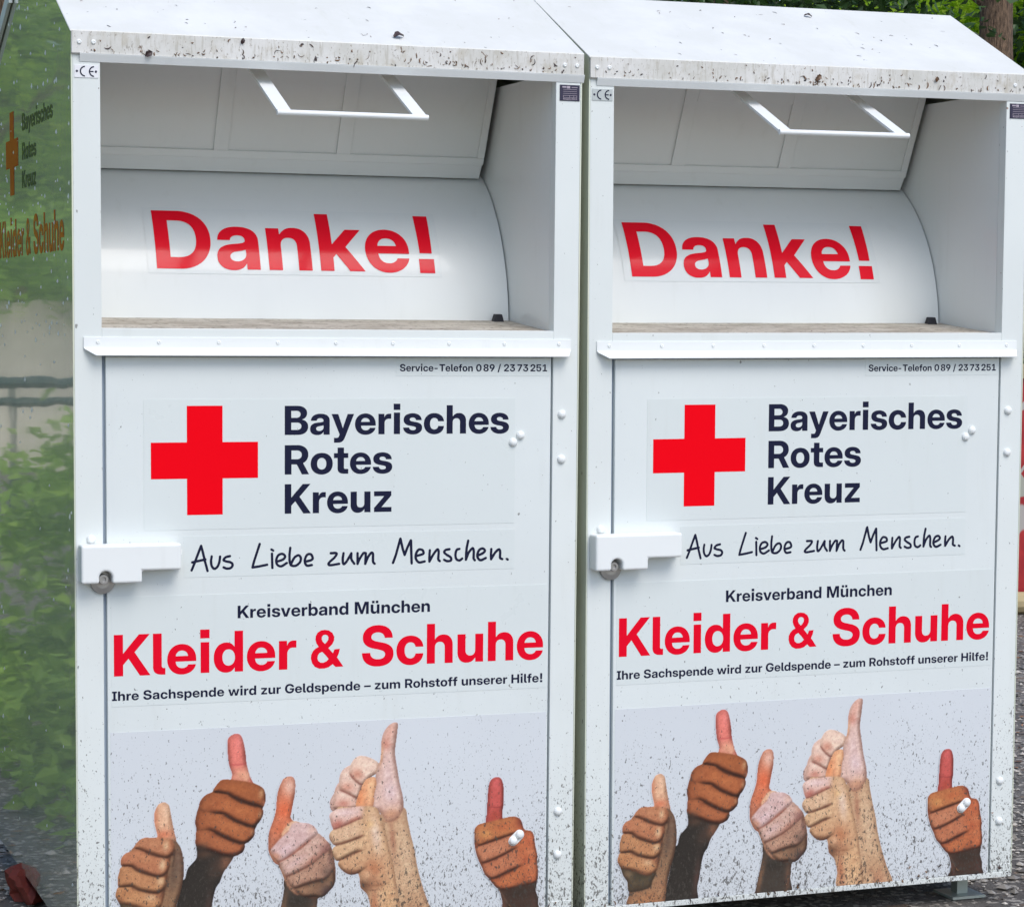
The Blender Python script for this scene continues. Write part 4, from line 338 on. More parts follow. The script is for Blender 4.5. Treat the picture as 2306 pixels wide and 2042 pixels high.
HANDS = json.loads('''[[["S",[6867,-10772,7377,-10724,7467,-11001,7540,-11332,7639,-11720,7707,-12106,7838,-12581,7967,-12946,8115,-13438,7277,-13412,7017,-12410,6877,-11314],[206,166,130],149,0.78,0.15],["C",7119,-11412,70,461,5,[168,112,86],0.75],["C",7428,-11760,163,678,8,[214,180,146],0.7],["C",7634,-13003,325,325,0,[186,142,106],0.7],["C",7760,-13232,163,244,15,[176,112,84],0.5],["S",[5655,-10479,5756,-10298,5820,-10248,5789,-10541,5762,-10701,5679,-10669],[220,182,166],65,0.7,0.2],["S",[5783,-10192,5885,-10064,5932,-10228,6082,-10318,6278,-10438,6296,-10668,5761,-10661,5723,-10484],[228,188,168],108,0.66,0.35],["C",5967,-10553,163,98,0,[196,120,100],0.7],["C",5994,-10366,136,81,-10,[238,206,186],0.6],["S",[5905,-9851,6042,-9725,6190,-9693,6193,-9868,6316,-10050,6401,-10176,6293,-10444,6053,-10330,5903,-10240,5864,-10063],[232,196,176],108,0.66,0.35],["C",6050,-10182,163,108,-10,[206,136,112],0.7],["C",6046,-9940,136,108,0,[238,204,184],0.6],["S",[6145,-9650,6276,-9510,6425,-9497,6635,-9571,6802,-9710,6760,-9874,6583,-9999,6407,-10155,6257,-10087,6099,-9889],[234,200,178],108,0.7,0.3],["C",6283,-9900,149,136,-30,[200,128,104],0.75],["C",6548,-9727,190,136,-20,[240,208,186],0.6],["L",[6119,-9890,6256,-10060,6401,-10155],24,[120,50,44],0.85],["L",[5888,-10239,6083,-10339,6278,-10443],24,[130,56,46],0.85],["S",[7190,-8772,7230,-8836,7202,-9118,7173,-9332,7174,-9548,7225,-9848,7276,-10148,7361,-10506,7354,-10776,7201,-10983,6991,-11024,6838,-10824,6610,-10675,6662,-10219,6731,-9900,6787,-9714,6832,-9555,6844,-9206,6900,-8994,7011,-8838,7115,-8784],[224,186,170],136,0.66,0.24],["C",7043,-8974,122,244,-20,[222,166,146],0.8],["C",6959,-9266,108,163,0,[210,134,112],0.7],["C",7001,-9916,136,434,0,[226,194,186],0.8],["C",7069,-10352,190,244,0,[222,192,190],0.8],["C",7079,-10867,298,163,10,[196,140,108],0.9],["C",6843,-9502,38,244,-5,[236,170,120],0.7],["L",[6871,-10989,7082,-11043,7291,-10935],43,[170,110,82],0.6],["L",[6853,-9220,6959,-9280,7154,-9263],22,[200,130,110],0.5],["L",[6772,-9713,6687,-9951],19,[190,130,100],0.7]],[["S",[6703,-9992,6736,-10170,6686,-10382,6640,-10676,6266,-10653,6292,-10412,6378,-10202,6494,-10020],[234,168,124],108,0.82,0.15],["C",6352,-10442,108,217,0,[226,136,88],0.7],["C",6617,-10216,70,298,-8,[242,196,150],0.7],["S",[5791,-10662,6147,-10631,6505,-10635,6715,-10668,6798,-10768,6876,-10962,6953,-11211,7032,-11569,7129,-11929,7213,-12425,7308,-13401,6628,-13374,6606,-12978,6526,-12659,6373,-12485,6317,-12169,6050,-11933,5920,-11249],[214,170,130],122,0.75,0.2],["C",6726,-11304,108,407,8,[232,204,182],0.85],["C",6650,-12085,271,271,0,[182,116,80],0.9],["C",6477,-12452,190,163,0,[104,68,48],0.9],["C",6777,-12447,244,136,10,[168,112,80],0.7],["C",6712,-12986,98,380,4,[172,102,70],0.8],["C",7025,-12847,190,434,4,[218,170,124],0.7],["C",6532,-12185,98,108,-20,[222,176,138],0.7],["C",6602,-11052,108,81,0,[228,180,120],0.5],["S",[5842,-11918,5929,-11822,6195,-11714,6477,-11606,6588,-11945,6322,-12148,6120,-12173,5948,-12074],[206,158,118],108,0.6,0.38,[6258,-11907,6571,-11849]],["C",6142,-12102,163,60,0,[116,72,50],0.7],["C",6228,-11865,217,81,20,[216,168,128],0.6],["S",[5697,-11611,5790,-11502,6101,-11432,6442,-11317,6522,-11615,6195,-11700,5858,-11844,5741,-11755],[214,172,132],108,0.66,0.35,[6221,-11499,6490,-11464]],["C",6163,-11549,244,76,20,[222,182,144],0.6],["S",[5632,-11257,5725,-11129,5917,-11082,6212,-10967,6450,-10913,6516,-11263,6190,-11408,5805,-11489,5679,-11395],[218,178,142],108,0.68,0.32,[6246,-11177,6499,-11140]],["C",6127,-11183,244,87,20,[226,188,154],0.6],["S",[5651,-10774,5791,-10668,6147,-10640,6520,-10650,6479,-10882,6242,-10961,5917,-11074,5745,-11122,5662,-10923],[228,190,174],108,0.74,0.26,[6299,-10816,6508,-10825]],["C",6030,-10759,244,70,0,[232,200,194],0.8],["C",5827,-11014,163,98,15,[178,96,80],0.8],["C",6211,-10919,190,49,20,[208,130,104],0.6],["L",[5710,-11122,5917,-11074,6183,-10976,6360,-10896],27,[130,58,46],0.85],["L",[5745,-11485,5923,-11452,6219,-11364,6421,-11297],24,[120,62,44],0.85],["L",[5846,-11848,5988,-11794,6225,-11702,6388,-11638],24,[116,62,44],0.85],["L",[6325,-12332,6597,-12461,6898,-12470,7047,-12413],24,[110,70,50],0.6],["L",[6373,-12485,6599,-12569,6779,-12561],24,[120,76,54],0.6],["L",[6069,-12164,6307,-12155,6332,-12360],27,[90,54,38],0.7]],[["S",[2606,-11199,2719,-11315,3014,-11417,3252,-11515,3453,-11562,3343,-11767,3227,-11922,3141,-12134,3054,-12264,2983,-12532,2942,-12829,2886,-13070,2862,-13506,2057,-13439,2149,-12767,2288,-12098,2369,-12001,2431,-11783,2628,-11553],[44,38,33],136,0.75,0.1],["C",3269,-11707,164,218,-25,[140,92,68],0.85],["C",3019,-11826,164,245,-20,[74,56,46],0.6],["C",2869,-12851,82,491,-6,[88,62,54],0.8],["C",2809,-11484,245,109,0,[92,64,48],0.7],["S",[3499,-8848,3618,-8890,3679,-9042,3726,-9289,3750,-9535,3822,-9810,3878,-10004,3439,-9937,3422,-9732,3360,-9539,3331,-9321,3316,-9076,3353,-8930],[228,124,110],123,0.6,0.28],["C",3614,-9784,204,204,0,[226,160,128],0.95],["C",3575,-9037,95,191,0,[240,140,130],0.6],["C",3749,-9860,68,164,0,[240,190,150],0.6],["L",[3404,-9528,3552,-9545,3750,-9524],30,[170,52,56],0.7],["S",[2984,-10126,3085,-9956,3202,-9860,3438,-9869,3705,-9918,3913,-9974,4123,-10101,4170,-10240,4178,-10377,4114,-10537,3956,-10963,3723,-11303,3430,-11569,3015,-11444,2631,-11282,2606,-11117,2621,-10929,2601,-10711,2708,-10339,2824,-10183],[160,90,54],109,0.5,0.35],["S",[2627,-10970,2803,-10935,2980,-10985,3217,-11126,3485,-11245,3678,-11305,3703,-11410,3636,-11515,3459,-11579,3222,-11540,2956,-11435,2720,-11369,2625,-11281,2606,-11117],[168,96,60],123,0.5,0.45],["C",2749,-11344,164,123,0,[80,56,42],0.8],["C",3071,-11231,354,98,-20,[182,108,68],0.7],["C",3489,-11546,164,65,0,[82,44,30],0.6],["S",[2695,-10473,2828,-10541,3093,-10585,3300,-10669,3598,-10825,3867,-10936,3936,-11044,3900,-11178,3752,-11299,3604,-11300,3366,-11202,3054,-11034,2906,-10964,2686,-10955,2611,-10847,2601,-10711],[174,100,60],123,0.5,0.45,[3095,-10797,2742,-10706]],["C",2814,-10657,136,98,0,[196,124,82],0.7],["C",3362,-10897,382,98,-22,[184,108,66],0.7],["C",3868,-11067,44,71,0,[196,140,100],0.7],["S",[2984,-10126,3147,-10149,3384,-10240,3711,-10397,3995,-10496,4106,-10564,4125,-10674,4044,-10833,3911,-10952,3718,-10898,3449,-10766,3256,-10639,3064,-10600,2828,-10549,2698,-10446,2708,-10311,2824,-10183],[174,98,58],123,0.5,0.45,[3209,-10425,2796,-10317]],["C",2854,-10294,136,98,30,[190,112,70],0.7],["C",3505,-10525,382,109,-18,[186,108,64],0.7],["C",4057,-10683,44,93,0,[196,146,106],0.7],["S",[2999,-10108,3085,-9956,3202,-9860,3438,-9869,3705,-9918,3913,-9974,4108,-10086,4176,-10241,4172,-10377,4114,-10526,3995,-10491,3741,-10404,3473,-10278,3354,-10203,3147,-10149],[164,92,54],123,0.5,0.45],["C",4080,-10207,55,109,-5,[206,156,112],0.9],["C",4143,-10430,44,109,0,[190,118,86],0.8],["C",3588,-10068,354,109,-8,[174,98,56],0.7],["L",[3369,-10217,3592,-10362,3890,-10468,4069,-10512],49,[48,24,16],0.9],["L",[3271,-10651,3479,-10790,3748,-10917,3911,-10955],49,[48,24,16],0.9],["L",[3054,-11034,3366,-11210,3604,-11305,3752,-11299],49,[50,26,18],0.9],["L",[2704,-10474,2798,-10539],55,[96,54,34],0.7],["L",[2621,-10942,2803,-10941],44,[100,58,38],0.6],["L",[2690,-11313,2956,-11454,3223,-11562,3489,-11592],44,[50,34,26],0.8],["L",[2903,-11940,3080,-11994,3221,-11936],19,[120,92,72],0.5]],[["S",[2100,-11069,2192,-11188,2275,-11326,2318,-11499,2343,-11765,2327,-12010,2275,-12290,2206,-12512,2148,-12753,2099,-12996,2063,-13410,2053,-13504,1121,-13427,1138,-13070,1096,-12803,1326,-12632,1567,-12463,1848,-12295,1924,-11735,2000,-11175],[150,112,82],132,0.55,0.35],["C",2207,-11623,113,490,0,[118,92,78],0.7],["C",2109,-11937,113,377,-8,[96,74,60],0.8],["C",1594,-13258,471,283,0,[176,120,82],0.9],["C",1936,-12983,170,283,0,[172,122,88],0.7],["S",[1920,-10283,2012,-10358,2043,-10482,2086,-10729,2129,-10958,2172,-11149,2040,-11159,1796,-11086,1744,-10932,1698,-10741,1686,-10590,1703,-10479,1769,-10342,1849,-10291],[230,180,144],132,0.7,0.22],["C",1711,-10648,75,358,0,[218,140,105],0.8],["C",1896,-10999,226,113,0,[208,118,84],0.9],["C",1952,-10457,75,170,0,[240,200,168],0.6],["S",[976,-11648,951,-11515,1004,-11406,1144,-11332,1233,-11235,1333,-11110,1453,-11044,1634,-11047,1836,-11057,1999,-11100,2101,-11182,2005,-11741,1929,-12207,1851,-12541,1730,-12664,1326,-12632,983,-12512,841,-12313,850,-12182,899,-12092,878,-11940,907,-11793],[172,112,78],94,0.6,0.35],["S",[841,-12294,1124,-12504,1325,-12576,1528,-12667,1821,-12614,1732,-12815,1672,-12962,1430,-13027,1128,-13031,1092,-12802,984,-12643,912,-12450],[92,76,56],113,0.6,0.2],["C",1104,-12615,113,94,0,[140,112,84],0.7],["C",1427,-12678,207,113,0,[66,60,44],0.8],["C",1389,-12939,339,75,5,[72,56,40],0.7],["S",[899,-12102,1191,-12114,1403,-12224,1666,-12300,1809,-12409,1855,-12541,1730,-12655,1528,-12677,1325,-12580,1124,-12513,942,-12452,841,-12304,850,-12182],[196,138,94],113,0.62,0.42],["C",1021,-12252,151,132,0,[186,124,80],0.6],["C",1606,-12371,132,75,-15,[214,176,140],0.6],["C",1427,-12621,339,66,-5,[128,80,56],0.7],["S",[976,-11648,1237,-11685,1480,-11806,1764,-11917,1906,-11951,1952,-12077,1898,-12205,1767,-12284,1585,-12260,1342,-12186,1190,-12099,919,-12097,878,-11940,907,-11793],[190,132,90],113,0.6,0.45],["C",1826,-12029,85,94,0,[222,190,150],0.7],["C",1381,-11997,264,94,-15,[196,136,94],0.6],["S",[1144,-11332,1476,-11349,1759,-11450,1962,-11511,2037,-11630,2006,-11779,1909,-11894,1764,-11925,1520,-11841,1318,-11751,1197,-11664,976,-11629,951,-11515,1004,-11406],[186,120,84],113,0.6,0.45],["C",1862,-11665,66,132,-5,[226,196,156],0.8],["C",1477,-11515,226,94,-15,[196,132,92],0.7],["C",1065,-11467,94,75,0,[190,116,84],0.7],["S",[1333,-11110,1453,-11044,1634,-11047,1836,-11057,1999,-11100,2111,-11183,2147,-11298,2104,-11427,1972,-11512,1800,-11477,1597,-11395,1486,-11350,1375,-11301,1243,-11245],[188,124,88],113,0.62,0.42],["C",1943,-11246,57,113,-5,[222,190,150],0.8],["C",1676,-11172,226,85,-8,[196,134,96],0.7],["L",[1496,-11356,1597,-11410,1800,-11481,1972,-11516,2104,-11446],41,[58,32,24],0.85],["L",[1207,-11674,1318,-11763,1521,-11853,1764,-11927,1909,-11904],41,[58,32,24],0.85],["L",[1190,-12105,1342,-12191,1585,-12266,1767,-12289,1908,-12206],38,[62,36,26],0.85],["L",[2143,-11355,2125,-11561,2086,-11709],49,[70,48,36],0.8],["L",[2007,-11930,1948,-12152,1809,-12368],38,[84,56,42],0.7],["L",[1128,-13031,1430,-13027,1692,-12945],30,[60,44,34],0.7]],[["S",[4606,-12193,4820,-12445,5105,-12574,5353,-12615,5363,-12767,5343,-13046,5331,-13455,4389,-13390,4411,-13295,4477,-12999,4554,-12661,4597,-12407],[64,54,46],108,0.8,0.1],["C",4558,-12919,69,495,-12,[128,92,68],0.95],["C",5277,-13019,77,409,-2,[112,78,60],0.85],["C",4895,-12688,237,129,0,[44,38,32],0.7],["S",[4311,-11146,4802,-11179,5441,-11437,5548,-12198,4938,-12454,4724,-12266,4507,-11843,4342,-11703,4279,-11528],[186,124,96],65,0.7,0.2],["S",[4460,-11808,4601,-11893,4747,-12247,4891,-12451,4921,-12560,4798,-12491,4659,-12315,4562,-12061],[190,140,108],65,0.7,0.1],["S",[4736,-9862,4818,-9910,4855,-10029,4846,-10242,4803,-10474,4770,-10643,4749,-10791,4821,-10913,4730,-11046,4579,-11185,4453,-11348,4385,-11493,4365,-11705,4484,-11831,4390,-11792,4289,-11635,4235,-11439,4242,-11226,4274,-11037,4353,-10829,4408,-10641,4428,-10407,4454,-10217,4510,-10051,4596,-9907],[214,132,100],129,0.62,0.24],["C",4715,-10084,151,237,0,[230,182,160],0.95],["C",4595,-10610,215,258,0,[224,106,66],0.85],["C",4472,-11029,172,194,-20,[206,108,70],0.7],["C",4316,-11530,86,280,8,[160,100,74],0.7],["C",4511,-11288,108,129,0,[212,132,98],0.6],["S",[4774,-10878,4962,-10922,4870,-11055,4731,-11153,4568,-11227,4544,-11140,4635,-10997],[236,192,156],65,0.8,0.1],["C",4590,-11079,86,129,-30,[226,164,122],0.6],["S",[4810,-10919,5033,-10927,5198,-10966,5317,-11064,5371,-11196,5654,-11452,5768,-11891,5763,-12322,5460,-12645,4963,-12564,4700,-12243,4483,-11820,4317,-11573,4384,-11386,4707,-11087],[190,140,114],86,0.6,0.3],["S",[5725,-12028,5775,-12215,5754,-12375,5647,-12512,5460,-12649,5318,-12623,5082,-12620,4963,-12542,4872,-12417,5124,-12328,5360,-12281,5548,-12220],[138,102,78],108,0.5,0.4],["C",5032,-12461,129,77,0,[176,130,98],0.7],["C",5576,-12502,151,151,0,[74,56,54],0.8],["C",5454,-12234,215,77,10,[84,70,52],0.6],["S",[5655,-11516,5687,-11712,5757,-11933,5726,-12071,5548,-12246,5360,-12275,5078,-12340,4867,-12399,4749,-12343,4672,-12220,4680,-12130,4838,-12064,5119,-11947,5352,-11807,5539,-11637],[180,136,112],108,0.58,0.38],["C",4981,-12157,258,86,28,[196,152,126],0.7],["C",5593,-12072,151,151,0,[104,80,70],0.7],["C",5660,-11797,65,151,0,[128,94,84],0.7],["S",[5357,-11184,5485,-11268,5606,-11405,5660,-11538,5539,-11659,5352,-11801,5095,-11954,4838,-12064,4670,-12117,4580,-12020,4507,-11865,4495,-11782,4576,-11730,4831,-11605,5064,-11454,5227,-11304],[208,168,150],108,0.7,0.3],["C",4858,-11804,280,86,32,[216,180,172],0.8],["C",5561,-11553,129,194,-30,[126,80,72],0.75],["C",5257,-11768,280,65,35,[176,112,90],0.6],["C",5534,-11379,86,86,0,[204,150,126],0.6],["S",[4810,-10919,5033,-10927,5198,-10966,5317,-11064,5362,-11195,5203,-11335,5017,-11472,4785,-11627,4553,-11755,4435,-11714,4321,-11584,4292,-11486,4384,-11375,4545,-11209,4706,-11066],[216,180,172],118,0.78,0.22],["C",4619,-11509,194,108,38,[220,186,184],0.8],["C",5247,-11102,86,129,-30,[222,180,160],0.7],["C",4411,-11644,129,86,-35,[206,142,112],0.8],["C",4971,-11490,258,47,35,[196,128,104],0.6],["L",[4483,-11773,4576,-11741,4808,-11618,5017,-11468,5203,-11331],24,[140,62,46],0.85],["L",[4640,-12114,4838,-12060,5095,-11950,5340,-11806],24,[110,58,44],0.85],["L",[4855,-12401,5101,-12333,5360,-12281,5478,-12279],30,[70,42,32],0.9],["L",[4280,-11475,4430,-11314,4568,-11195,4707,-11087],22,[170,90,60],0.7],["L",[4293,-11529,4341,-11682,4460,-11797],19,[206,160,130],0.6]],[["S",[9652,-12675,10053,-12735,10350,-12666,10590,-12582,10573,-12846,10635,-13034,10642,-13198,10621,-13400,9734,-13355,9740,-13209,9760,-13089,9709,-12862],[66,45,36],102,0.75,0.15],["C",9788,-13132,73,264,10,[104,68,54],0.8],["C",10148,-12875,244,122,0,[50,38,30],0.7],["C",10524,-13189,81,223,0,[86,56,50],0.6],["L",[9677,-12768,9783,-12928,9879,-13098],18,[150,118,96],0.7],["S",[9583,-10150,9697,-10189,9753,-10338,9769,-10540,9768,-10782,9737,-10941,9733,-11143,9699,-11242,9357,-11209,9365,-10958,9374,-10656,9401,-10356,9459,-10209],[200,90,82],102,0.56,0.26],["C",9597,-10288,102,142,0,[216,104,100],0.7],["C",9558,-11051,162,183,0,[172,72,56],0.85],["L",[9394,-10827,9576,-10850,9753,-10842],22,[120,40,42],0.8],["S",[9132,-11244,9357,-11183,9719,-11122,9900,-11093,10072,-11100,10200,-11194,10278,-11402,10435,-11449,10512,-11559,10550,-11806,10604,-12033,10597,-12216,10625,-12421,10584,-12643,10282,-12722,9780,-12776,9549,-12647,9291,-12284,9105,-11867,9061,-11421],[190,104,66],91,0.5,0.3],["C",10417,-11634,122,142,0,[204,108,72],0.7],["C",10424,-11939,122,122,0,[206,124,84],0.7],["C",10456,-12307,122,122,0,[198,118,78],0.7],["C",10314,-12114,102,81,0,[176,84,54],0.6],["C",10177,-11213,102,122,-30,[122,56,42],0.8],["S",[9489,-12531,9636,-12481,9885,-12398,10180,-12267,10455,-12267,10553,-12518,10351,-12690,10054,-12760,9780,-12780,9642,-12739,9549,-12651],[184,102,64],91,0.5,0.4,[10093,-12484,10505,-12402]],["C",10002,-12518,264,81,20,[190,112,70],0.7],["C",10282,-12702,244,81,10,[84,52,38],0.7],["S",[9272,-12172,9310,-12130,9626,-12035,9919,-11904,10260,-11806,10425,-11959,10316,-12196,10134,-12284,9862,-12386,9614,-12484,9477,-12504,9362,-12435,9273,-12283],[186,112,78],91,0.52,0.4,[9946,-12048,10310,-11951]],["C",9766,-12177,305,81,24,[196,122,86],0.7],["C",10266,-12030,122,122,0,[192,108,70],0.8],["S",[9104,-11756,9187,-11718,9458,-11645,9752,-11554,10024,-11506,10252,-11461,10236,-11743,9919,-11904,9603,-12037,9287,-12126,9195,-12039,9105,-11867],[190,120,86],91,0.55,0.38,[9915,-11721,10211,-11650]],["C",9598,-11801,305,93,20,[198,130,96],0.7],["C",10189,-11700,122,122,0,[196,104,66],0.8],["S",[9132,-11244,9357,-11183,9719,-11122,9900,-11093,10072,-11100,10200,-11214,10205,-11417,9933,-11524,9729,-11571,9435,-11652,9192,-11716,9099,-11629,9061,-11421],[188,114,70],91,0.52,0.38,[9906,-11316,10202,-11275]],["C",9317,-11448,162,93,0,[208,146,88],0.8],["C",9791,-11308,244,102,10,[190,100,62],0.7],["C",10155,-11252,81,122,-20,[128,58,44],0.8],["C",9127,-11546,53,122,0,[150,100,74],0.6],["L",[9120,-11727,9255,-11696,9503,-11636,9752,-11569,9865,-11526],28,[76,34,24],0.9],["L",[9276,-12131,9491,-12080,9761,-11974,9965,-11883],28,[76,34,24],0.9],["L",[9489,-12505,9659,-12483,9885,-12398,10168,-12256],30,[76,34,24],0.9],["L",[9549,-12647,9688,-12755,9940,-12774],32,[70,40,28],0.8]]]''')
CAP = .7275

def text_loops(s, x0, base, cap, x1=None, track=0.):
    """list of glyphs, each a list of closed loops in (x, z); fitted between x0 and x1 when x1 is given"""
    em = cap / CAP; pen = 0.; out = []; first = None; last = 0.
    for ch in s:
        if ch == ' ': pen += .26; continue
        if ch == '\u2009': pen += .13; continue
        if ch == '-': pen -= .07
        adv, loops = GLYPHS[ch]
        g = [np.array(l, float).reshape(-1, 2) / 1000 + (pen, 0) for l in loops]
        allp = np.concatenate(g)
        if first is None: first = allp[:, 0].min()
        last = allp[:, 0].max(); out.append(g); pen += adv / 1000 + track
    k = em if x1 is None else (x1 - x0) / (last - first)
    return [[np.stack([x0 + (l[:, 0] - first) * k, base + l[:, 1] * em], 1) for l in g] for g in out]

def nest(groups):
    """split every group of loops into outer loops with the holes that lie inside them"""
    ar = lambda l: abs(.5 * np.sum(l[:, 0] * np.roll(l[:, 1], -1) - l[:, 1] * np.roll(l[:, 0], -1)))
    res = []
    for g in groups:
        outer = []
        for l in sorted(g, key=lambda l: -ar(l)):
            for q in outer:
                if inside_poly(l[:1, 0], l[:1, 1], q[0])[0]: q.append(l); break
            else: outer.append([l])
        res += outer
    return res

def decal(name, groups, m, parent, y=-.0008, place=None, cuts=None):
    """flat film lettering: every group of loops is one shape with holes"""
    bm = bmesh.new()
    for g in nest(groups):
        loops = [[Vector((p[0], 0, p[1])) for p in l] for l in g]
        flat = [p for l in loops for p in l]
        vs = [bm.verts.new(p) for p in flat]
        for t in tessellate_polygon(loops):
            try: bm.faces.new([vs[i] for i in t])
            except ValueError: pass
    if cuts is not None:
        for c in cuts:
            bmesh.ops.bisect_plane(bm, geom=bm.verts[:] + bm.edges[:] + bm.faces[:], plane_co=(0, 0, c), plane_no=(0, 0, 1))
    bm.normal_update()
    for f in bm.faces:
        if f.normal.y > 0: f.normal_flip()
    for v in bm.verts:
        v.co = place(v.co.x, v.co.z) if place else (v.co.x, y, v.co.z)
    me = bpy.data.meshes.new(name)
    bmesh.ops.translate(bm, verts=bm.verts[:], vec=(0, 0, ZG))
    bm.to_mesh(me); bm.free()
    return link_mesh(name, me, m, parent)

def rect(x0, x1, z0, z1): return [np.array([(x0, z0), (x1, z0), (x1, z1), (x0, z1)], float)]
def cross_loop(cx, cz, s):
    a = s / 3
    return [np.array([(cx-s, cz-a), (cx-a, cz-a), (cx-a, cz-s), (cx+a, cz-s), (cx+a, cz-a), (cx+s, cz-a), (cx+s, cz+a), (cx+a, cz+a), (cx+a, cz+s), (cx-a, cz+s), (cx-a, cz+a), (cx-s, cz+a)], float)]

POSTER_BOTTOM = -1.3330
# ---- painting of the printed photograph on the poster (printed colours of the poster itself) ----
def srgb(c): 
    c = np.asarray(c, float) / 255.0
    return np.where(c <= .04045, c / 12.92, ((c + .055) / 1.055) ** 2.4)

def spline_loop(p, n=5):
    a, b, c, d = np.roll(p, 1, 0), p, np.roll(p, -1, 0), np.roll(p, -2, 0)
    t = (np.arange(n) / n)[None, :, None]
    a, b, c, d = a[:, None], b[:, None], c[:, None], d[:, None]
    return (.5 * (2*b + (c-a)*t + (2*a-5*b+4*c-d)*t*t + (3*b-a-3*c+d)*t**3)).reshape(-1, 2)

def inside_poly(px, py, q):
    r = np.zeros(px.shape, bool)
    for (x0, y0), (x1, y1) in zip(q, np.roll(q, -1, 0)):
        if y0 == y1: continue
        m = (y0 <= py) != (y1 <= py)
        r ^= m & (px < x0 + (py - y0) * (x1 - x0) / (y1 - y0))
    return r

def edge_dist(px, py, q, closed=True):
    best = np.full(px.shape, 1e9); bx = np.zeros(px.shape); by = np.zeros(px.shape)
    ends = np.roll(q, -1, 0) if closed else q[1:]
    for a, b in zip(q, ends):
        d = b - a; L = d @ d
        if L < 1e-12: continue
        t = np.clip(((px - a[0]) * d[0] + (py - a[1]) * d[1]) / L, 0, 1)
        ex, ey = px - a[0] - t * d[0], py - a[1] - t * d[1]
        e = ex * ex + ey * ey; m = e < best
        best = np.where(m, e, best); bx = np.where(m, ex, bx); by = np.where(m, ey, by)
    return np.sqrt(best), bx, by

def sm(t): 
    t = np.clip(t, 0, 1); return t * t * (3 - 2 * t)

def paint_hand(ops, step):
    pts = np.concatenate([np.array(o[1], float).reshape(-1, 2) for o in ops if o[0] == 'S']) / 1e4
    x0, z0 = pts.min(0) - .012; x1, z1 = pts.max(0) + .012
    z0 = max(z0, POSTER_BOTTOM)
    nx, nz = int((x1 - x0) / step) + 1, int((z1 - z0) / step) + 1
    gx, gz = np.meshgrid(x0 + step * np.arange(nx), z0 + step * np.arange(nz))
    img = np.zeros((nz, nx, 3)); mask = np.zeros((nz, nx), bool); last = mask
    rng = np.random.default_rng(7)
    for o in ops:
        if o[0] == 'S':
            q = spline_loop(np.array(o[1], float).reshape(-1, 2) / 1e4)
            m = inside_poly(gx, gz, q)
            d, ex, ez = edge_dist(gx, gz, q)
            n = np.maximum(d, 1e-9)
            # brightness of the printed rim: lighter towards the upper left of the printed picture
            e = .02 + o[4] + o[5] * (-(-.35 * ex + .94 * ez) / n)
            k = e + (1 - e) * sm(d / (o[3] / 1e4))
            k = np.clip(k, .12, 1.15)[..., None]
            col = np.array(o[2], float) * np.concatenate([k ** .85, k, k ** 1.06], -1)
            al = m.astype(float)
            if len(o) > 6:
                f = np.array(o[6], float) / 1e4; dv = f[2:] - f[:2]
                al = m * (1 - sm(((gx - f[0]) * dv[0] + (gz - f[1]) * dv[1]) / (dv @ dv)))
            al = np.where(mask, al, m)[..., None]
            img = img * (1 - al) + col * al; mask = mask | m; last = al[..., 0]
        elif o[0] == 'C':
            a = np.radians(o[5]); dx, dz = gx - o[1] / 1e4, gz - o[2] / 1e4
            u = (dx * np.cos(a) + dz * np.sin(a)) / (o[3] / 1e4); v = (-dx * np.sin(a) + dz * np.cos(a)) / (o[4] / 1e4)
            w = (o[7] * np.exp(-(u * u + v * v) * 1.1) * last)[..., None]
            img = img * (1 - w) + np.array(o[6], float) * w
        else:
            q = np.array(o[1], float).reshape(-1, 2) / 1e4
            d, _, _ = edge_dist(gx, gz, q, False)
            w = (o[4] * .9 * np.exp(-(d / (o[2] / 1e4 * .50)) ** 2) * mask)[..., None]
            img = img * (1 - w) + np.array(o[3], float) * w
    # the print is soft: blend the painted shapes, add skin mottling and pores, and a pale fringe round the cut-out
    def blur(f, n):
        for _ in range(n):
            g = np.pad(f, ((1, 1), (1, 1)) + ((0, 0),) * (f.ndim - 2), 'edge')
            f = .5 * f + .125 * (g[2:, 1:-1] + g[:-2, 1:-1] + g[1:-1, 2:] + g[1:-1, :-2])
        return f
    mf = mask.astype(float)
    wts = blur(mf, 6); soft = blur(img * mf[..., None], 6) / np.maximum(wts, 1e-3)[..., None]
    img = np.where(mask[..., None], .22 * img + .78 * soft, soft)
    mot = blur(rng.normal(0, 1, mask.shape), 18); mot /= mot.std()
    fine = blur(rng.normal(0, 1, mask.shape), 2); fine /= fine.std()
    tint = np.stack([.020 * mot + .022 * fine, .030 * mot + .030 * fine, .030 * mot + .034 * fine], -1)
    img = img * (1 + tint)
    cover = blur(mf, 4); grow = blur(mf, 8) > .06
    al = sm((cover - .18) / .5)[..., None]
    img = img * al + np.array([217., 220., 226.]) * (1 - al)
    return gx, gz, np.clip(img, 4, 255), grow, mask


# ------------------------------------------------------------------ ground (behind everything else built here)
bm = bmesh.new()
bmesh.ops.create_grid(bm, x_segments=40, y_segments=40, size=60)
for v in bm.verts: v.co.z = 0
ground = obj('ground', bm, M['ground']); tag(ground, kind='structure')

# ------------------------------------------------------------------ the clothes container
W_ = 1.15; DEPTH = 1.20; X1, X2 = .0615, 1.0877; ZB = -1.3403; ZR = .6207; SL = .4726; E0 = .0068
def roof_z(y): return ZR + SL * (y + E0) if y < .38 else (ZR + SL * (.38 + E0) if y < .82 else ZR + SL * (.38 + E0) - .40 * (y - .82))

